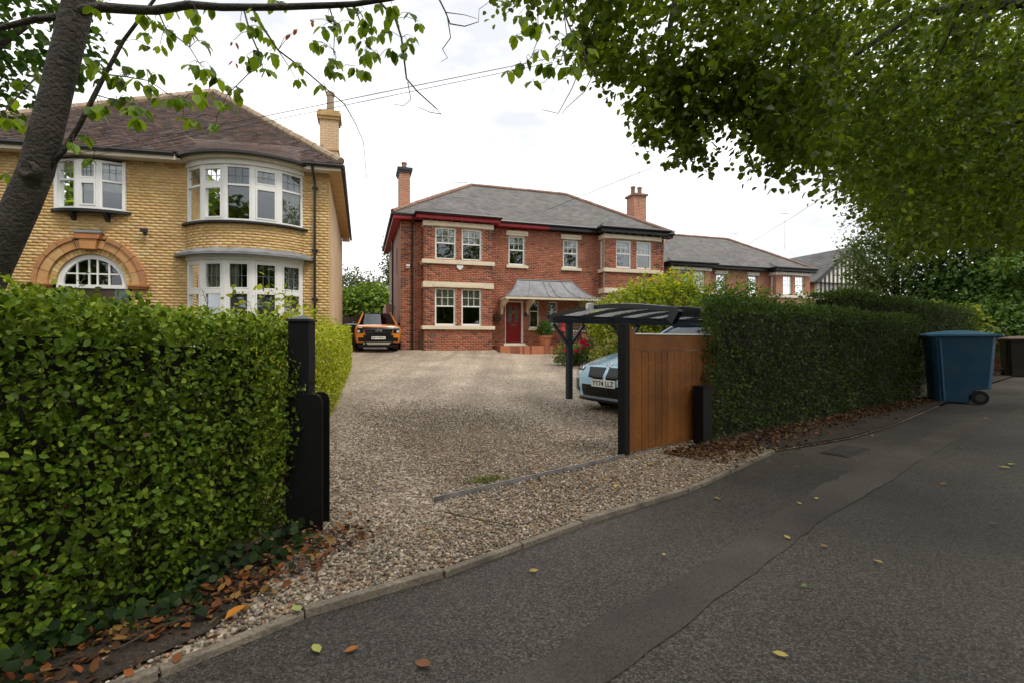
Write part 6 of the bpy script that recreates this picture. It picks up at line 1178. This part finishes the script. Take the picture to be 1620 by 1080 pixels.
tree('ash_tree', 'paler green tree left of the dark overhang beside the timbered gable', (17.1, 21.5, 0), 3, .2, [(3600, (0, 0, 6.2), (2.2, 2, 2.6)), (2800, (-1.0, 0, 4.4), (1.6, 1.5, 1.7)), (2600, (1.4, 0, 4.2), (2.0, 1.6, 1.8)), (1500, (-.6, 0, 8.0), (1.3, 1.3, 1.2))], .17, [(.13, .19, .05), (.17, .23, .07), (.10, .15, .04)], LT_LONG)
tree('maple_tree', 'dark green tree standing behind the end of the tall hedge', (19.5, 19.5, 0), 2.5, .22, [(3600, (0, 0, 4.4), (2.6, 2.2, 2.2)), (3000, (2.6, .2, 3.8), (2.3, 2, 2.2)), (2200, (-1.5, .3, 3.2), (1.8, 1.6, 1.5)), (2500, (4.6, 0, 4.6), (2.4, 2, 2.8))], .17, [(.05, .10, .02), (.07, .13, .025), (.095, .165, .035), (.035, .075, .016)])
tree('beech_tree', 'broad tree at the right edge with layered bright sprays over brick wall', (19.3, 17.9, 0), 2.2, .2, [(3400, (0, 0, 2.6), (2.6, 2, 1.7)), (2600, (-1.7, -.4, 1.7), (1.7, 1.4, 1.2)), (3000, (1.8, 0, 5.0), (2.8, 2, 2.6)), (1500, (-.5, -.8, 3.8), (2.0, 1.2, .5))], .15, [(.09, .17, .03), (.13, .22, .045), (.17, .26, .06), (.06, .12, .025)])
shrub('spotted_shrub', 'yellow green leafy shrub at the far end of the tall hedge', 'shrub', (15.6, 16.9, 0), [(2200, (0, 0, 1.2), (.9, .8, 1.2)), (700, (-.7, .2, 2.0), (.4, .4, .6))], .11, [(.16, .20, .03), (.11, .16, .03), (.24, .25, .05), (.07, .11, .02)])
tree('sycamore_tree', 'background tree closing the view at the far right end', (30, 25, 0), 3, .25, [(2600, (0, 0, 3.2), (4, 3, 2.6)), (2000, (-3.5, .5, 2.6), (3, 2.5, 2.4)), (2000, (3, 0, 5.5), (4, 3, 3.5)), (1600, (-6.5, 1.5, 2.2), (3, 2.5, 2.2))], .26, MID)
tree('hawthorn_tree', 'low dark tree mass behind the tall hedge and ash', (21, 27, 0), 2, .2, [(2400, (0, 0, 2.4), (3.5, 2.5, 2.4)), (1800, (-3.8, 0, 2.0), (2.6, 2, 1.9)), (1600, (3.6, 0, 2.8), (3, 2.5, 2.6))], .22, MID)
tree('garden_tree', 'bright green spreading tree behind the orange truck', (-12.0, 40, .8), 2, .2, [(5200, (0, 0, 3.0), (3.4, 2, 2.2)), (4200, (2.6, -.5, 2.4), (2.6, 2, 1.9)), (2500, (-3, 0, 3.0), (2.4, 2, 2))], .30, [(.13, .21, .025), (.18, .26, .035), (.09, .15, .02)])
tree('willow_tree', 'grey green tree rising beyond the garden between the houses', (-15.6, 46, .8), 3, .25, [(3800, (0, 0, 5.2), (3.4, 2, 2.2)), (2700, (2.5, 0, 4.2), (2.5, 2, 2.0))], .28, [(.10, .13, .06), (.14, .16, .085), (.07, .095, .045)], LT_LONG)
tree('tall_conifer', 'dark tree showing beside the rear corner of the red house', (-11.0, 46, .8), 4, .25, [(2200, (0, 0, 7.0), (1.6, 1.6, 4.2)), (1600, (.6, 0, 3.2), (2.2, 1.8, 2.6))], .24, [(.06, .10, .025), (.09, .13, .03)])
tree('garden_tree', 'low hedgerow tree far behind the gap left of the truck', (-21, 44, .8), 1.6, .2, [(2200, (0, 0, 2.4), (3.4, 2, 2.2)), (1500, (3.2, 0, 2.0), (2.6, 1.8, 1.8))], .24, [(.09, .15, .03), (.12, .19, .035)])
tree('maple_tree', 'dark leaved spray hanging behind the leaning trunk, top left corner', (-7.4, 4.6, 0), 3, .14, [(900, (2.6, .2, 4.25), (.75, .6, .55)), (700, (1.9, .2, 3.7), (.7, .6, .55)), (600, (1.2, 0, 4.4), (.9, .8, .9))], .085, [(.03, .07, .014), (.045, .09, .018)], LT, 'leaf', 'street trees')
# street trees on the near side of the road (they shade the pavement and show in the window panes); left screen tree added to darken bay panes
for k, (x, y, lab) in enumerate(((-9, -7, 'street tree standing behind the viewer to the left'), (3, -9, 'street tree standing straight behind the viewer'), (14, -6, 'street tree standing behind the viewer to the right'), (-19.5, 4.5, 'front garden tree out of view left of the yellow house'), (-22, -10, 'street tree far behind the viewer to the left'))):
    tree('street_tree', lab, (x, y, 0), 3.2, .3, [(2600, (0, 0, 7), (4.2, 4.0, 3.4)), (1500, (1.8, 1.6, 5.6), (3.0, 3, 2.2)), (1500, (-2.2, 1.0, 5.4), (3.0, 3, 2.2))], .42, LIME, LT_ROUND, 'leaf', 'street trees')

for k, x in enumerate((-30, -18, -6, 6, 18, 30)):  # unseen bushes added so the lower panes reflect no bright sky
    tree('added_bush', ['overgrown bush across the road, farthest left', 'overgrown bush across the road, second from left', 'overgrown bush across the road, third from left', 'overgrown bush across the road, third from right', 'overgrown bush across the road, second from right', 'overgrown bush across the road, farthest right'][k], (x, -21 + (k % 2) * 2, 0), 1.5, .2, [(1500, (0, 0, 2.4), (6.5, 2.2, 2.6)), (700, (3, 0, 4.2), (4, 2, 2.0))], .5, LIME, LT_ROUND, 'leaf', 'unseen bushes added to darken pane reflections')
# ================================================================== OVERHEAD WIRES
for lab, pts, r in (('upper of two overhead wires crossing the sky from the yellow house', [(60, 256, 12.6), (430, 182, 12.6), (850, 97, 12.3), (1240, 16, 12)], .009), ('lower of two overhead wires crossing the sky from the yellow house', [(60, 264, 12.6), (430, 191, 12.6), (850, 104, 12.3), (1240, 26, 12)], .007), ('single wire rising from the slate roof of the red house', [(862, 334, 24.2), (1020, 270, 23), (1185, 202, 21), (1300, 152, 20)], .011), ('faint wire above the further red house', [(1185, 386, 36), (1260, 340, 32), (1345, 284, 28)], .013), ('faintest short wire in the sky between the two red houses', [(1090, 358, 34), (1160, 325, 31), (1250, 278, 28)], .008)):
    b = MB(); b.tube([at(*p) for p in pts], r, 5); tag(b.build('overhead_wire', MT['ladder']), lab, 'wire', 'overhead wires')
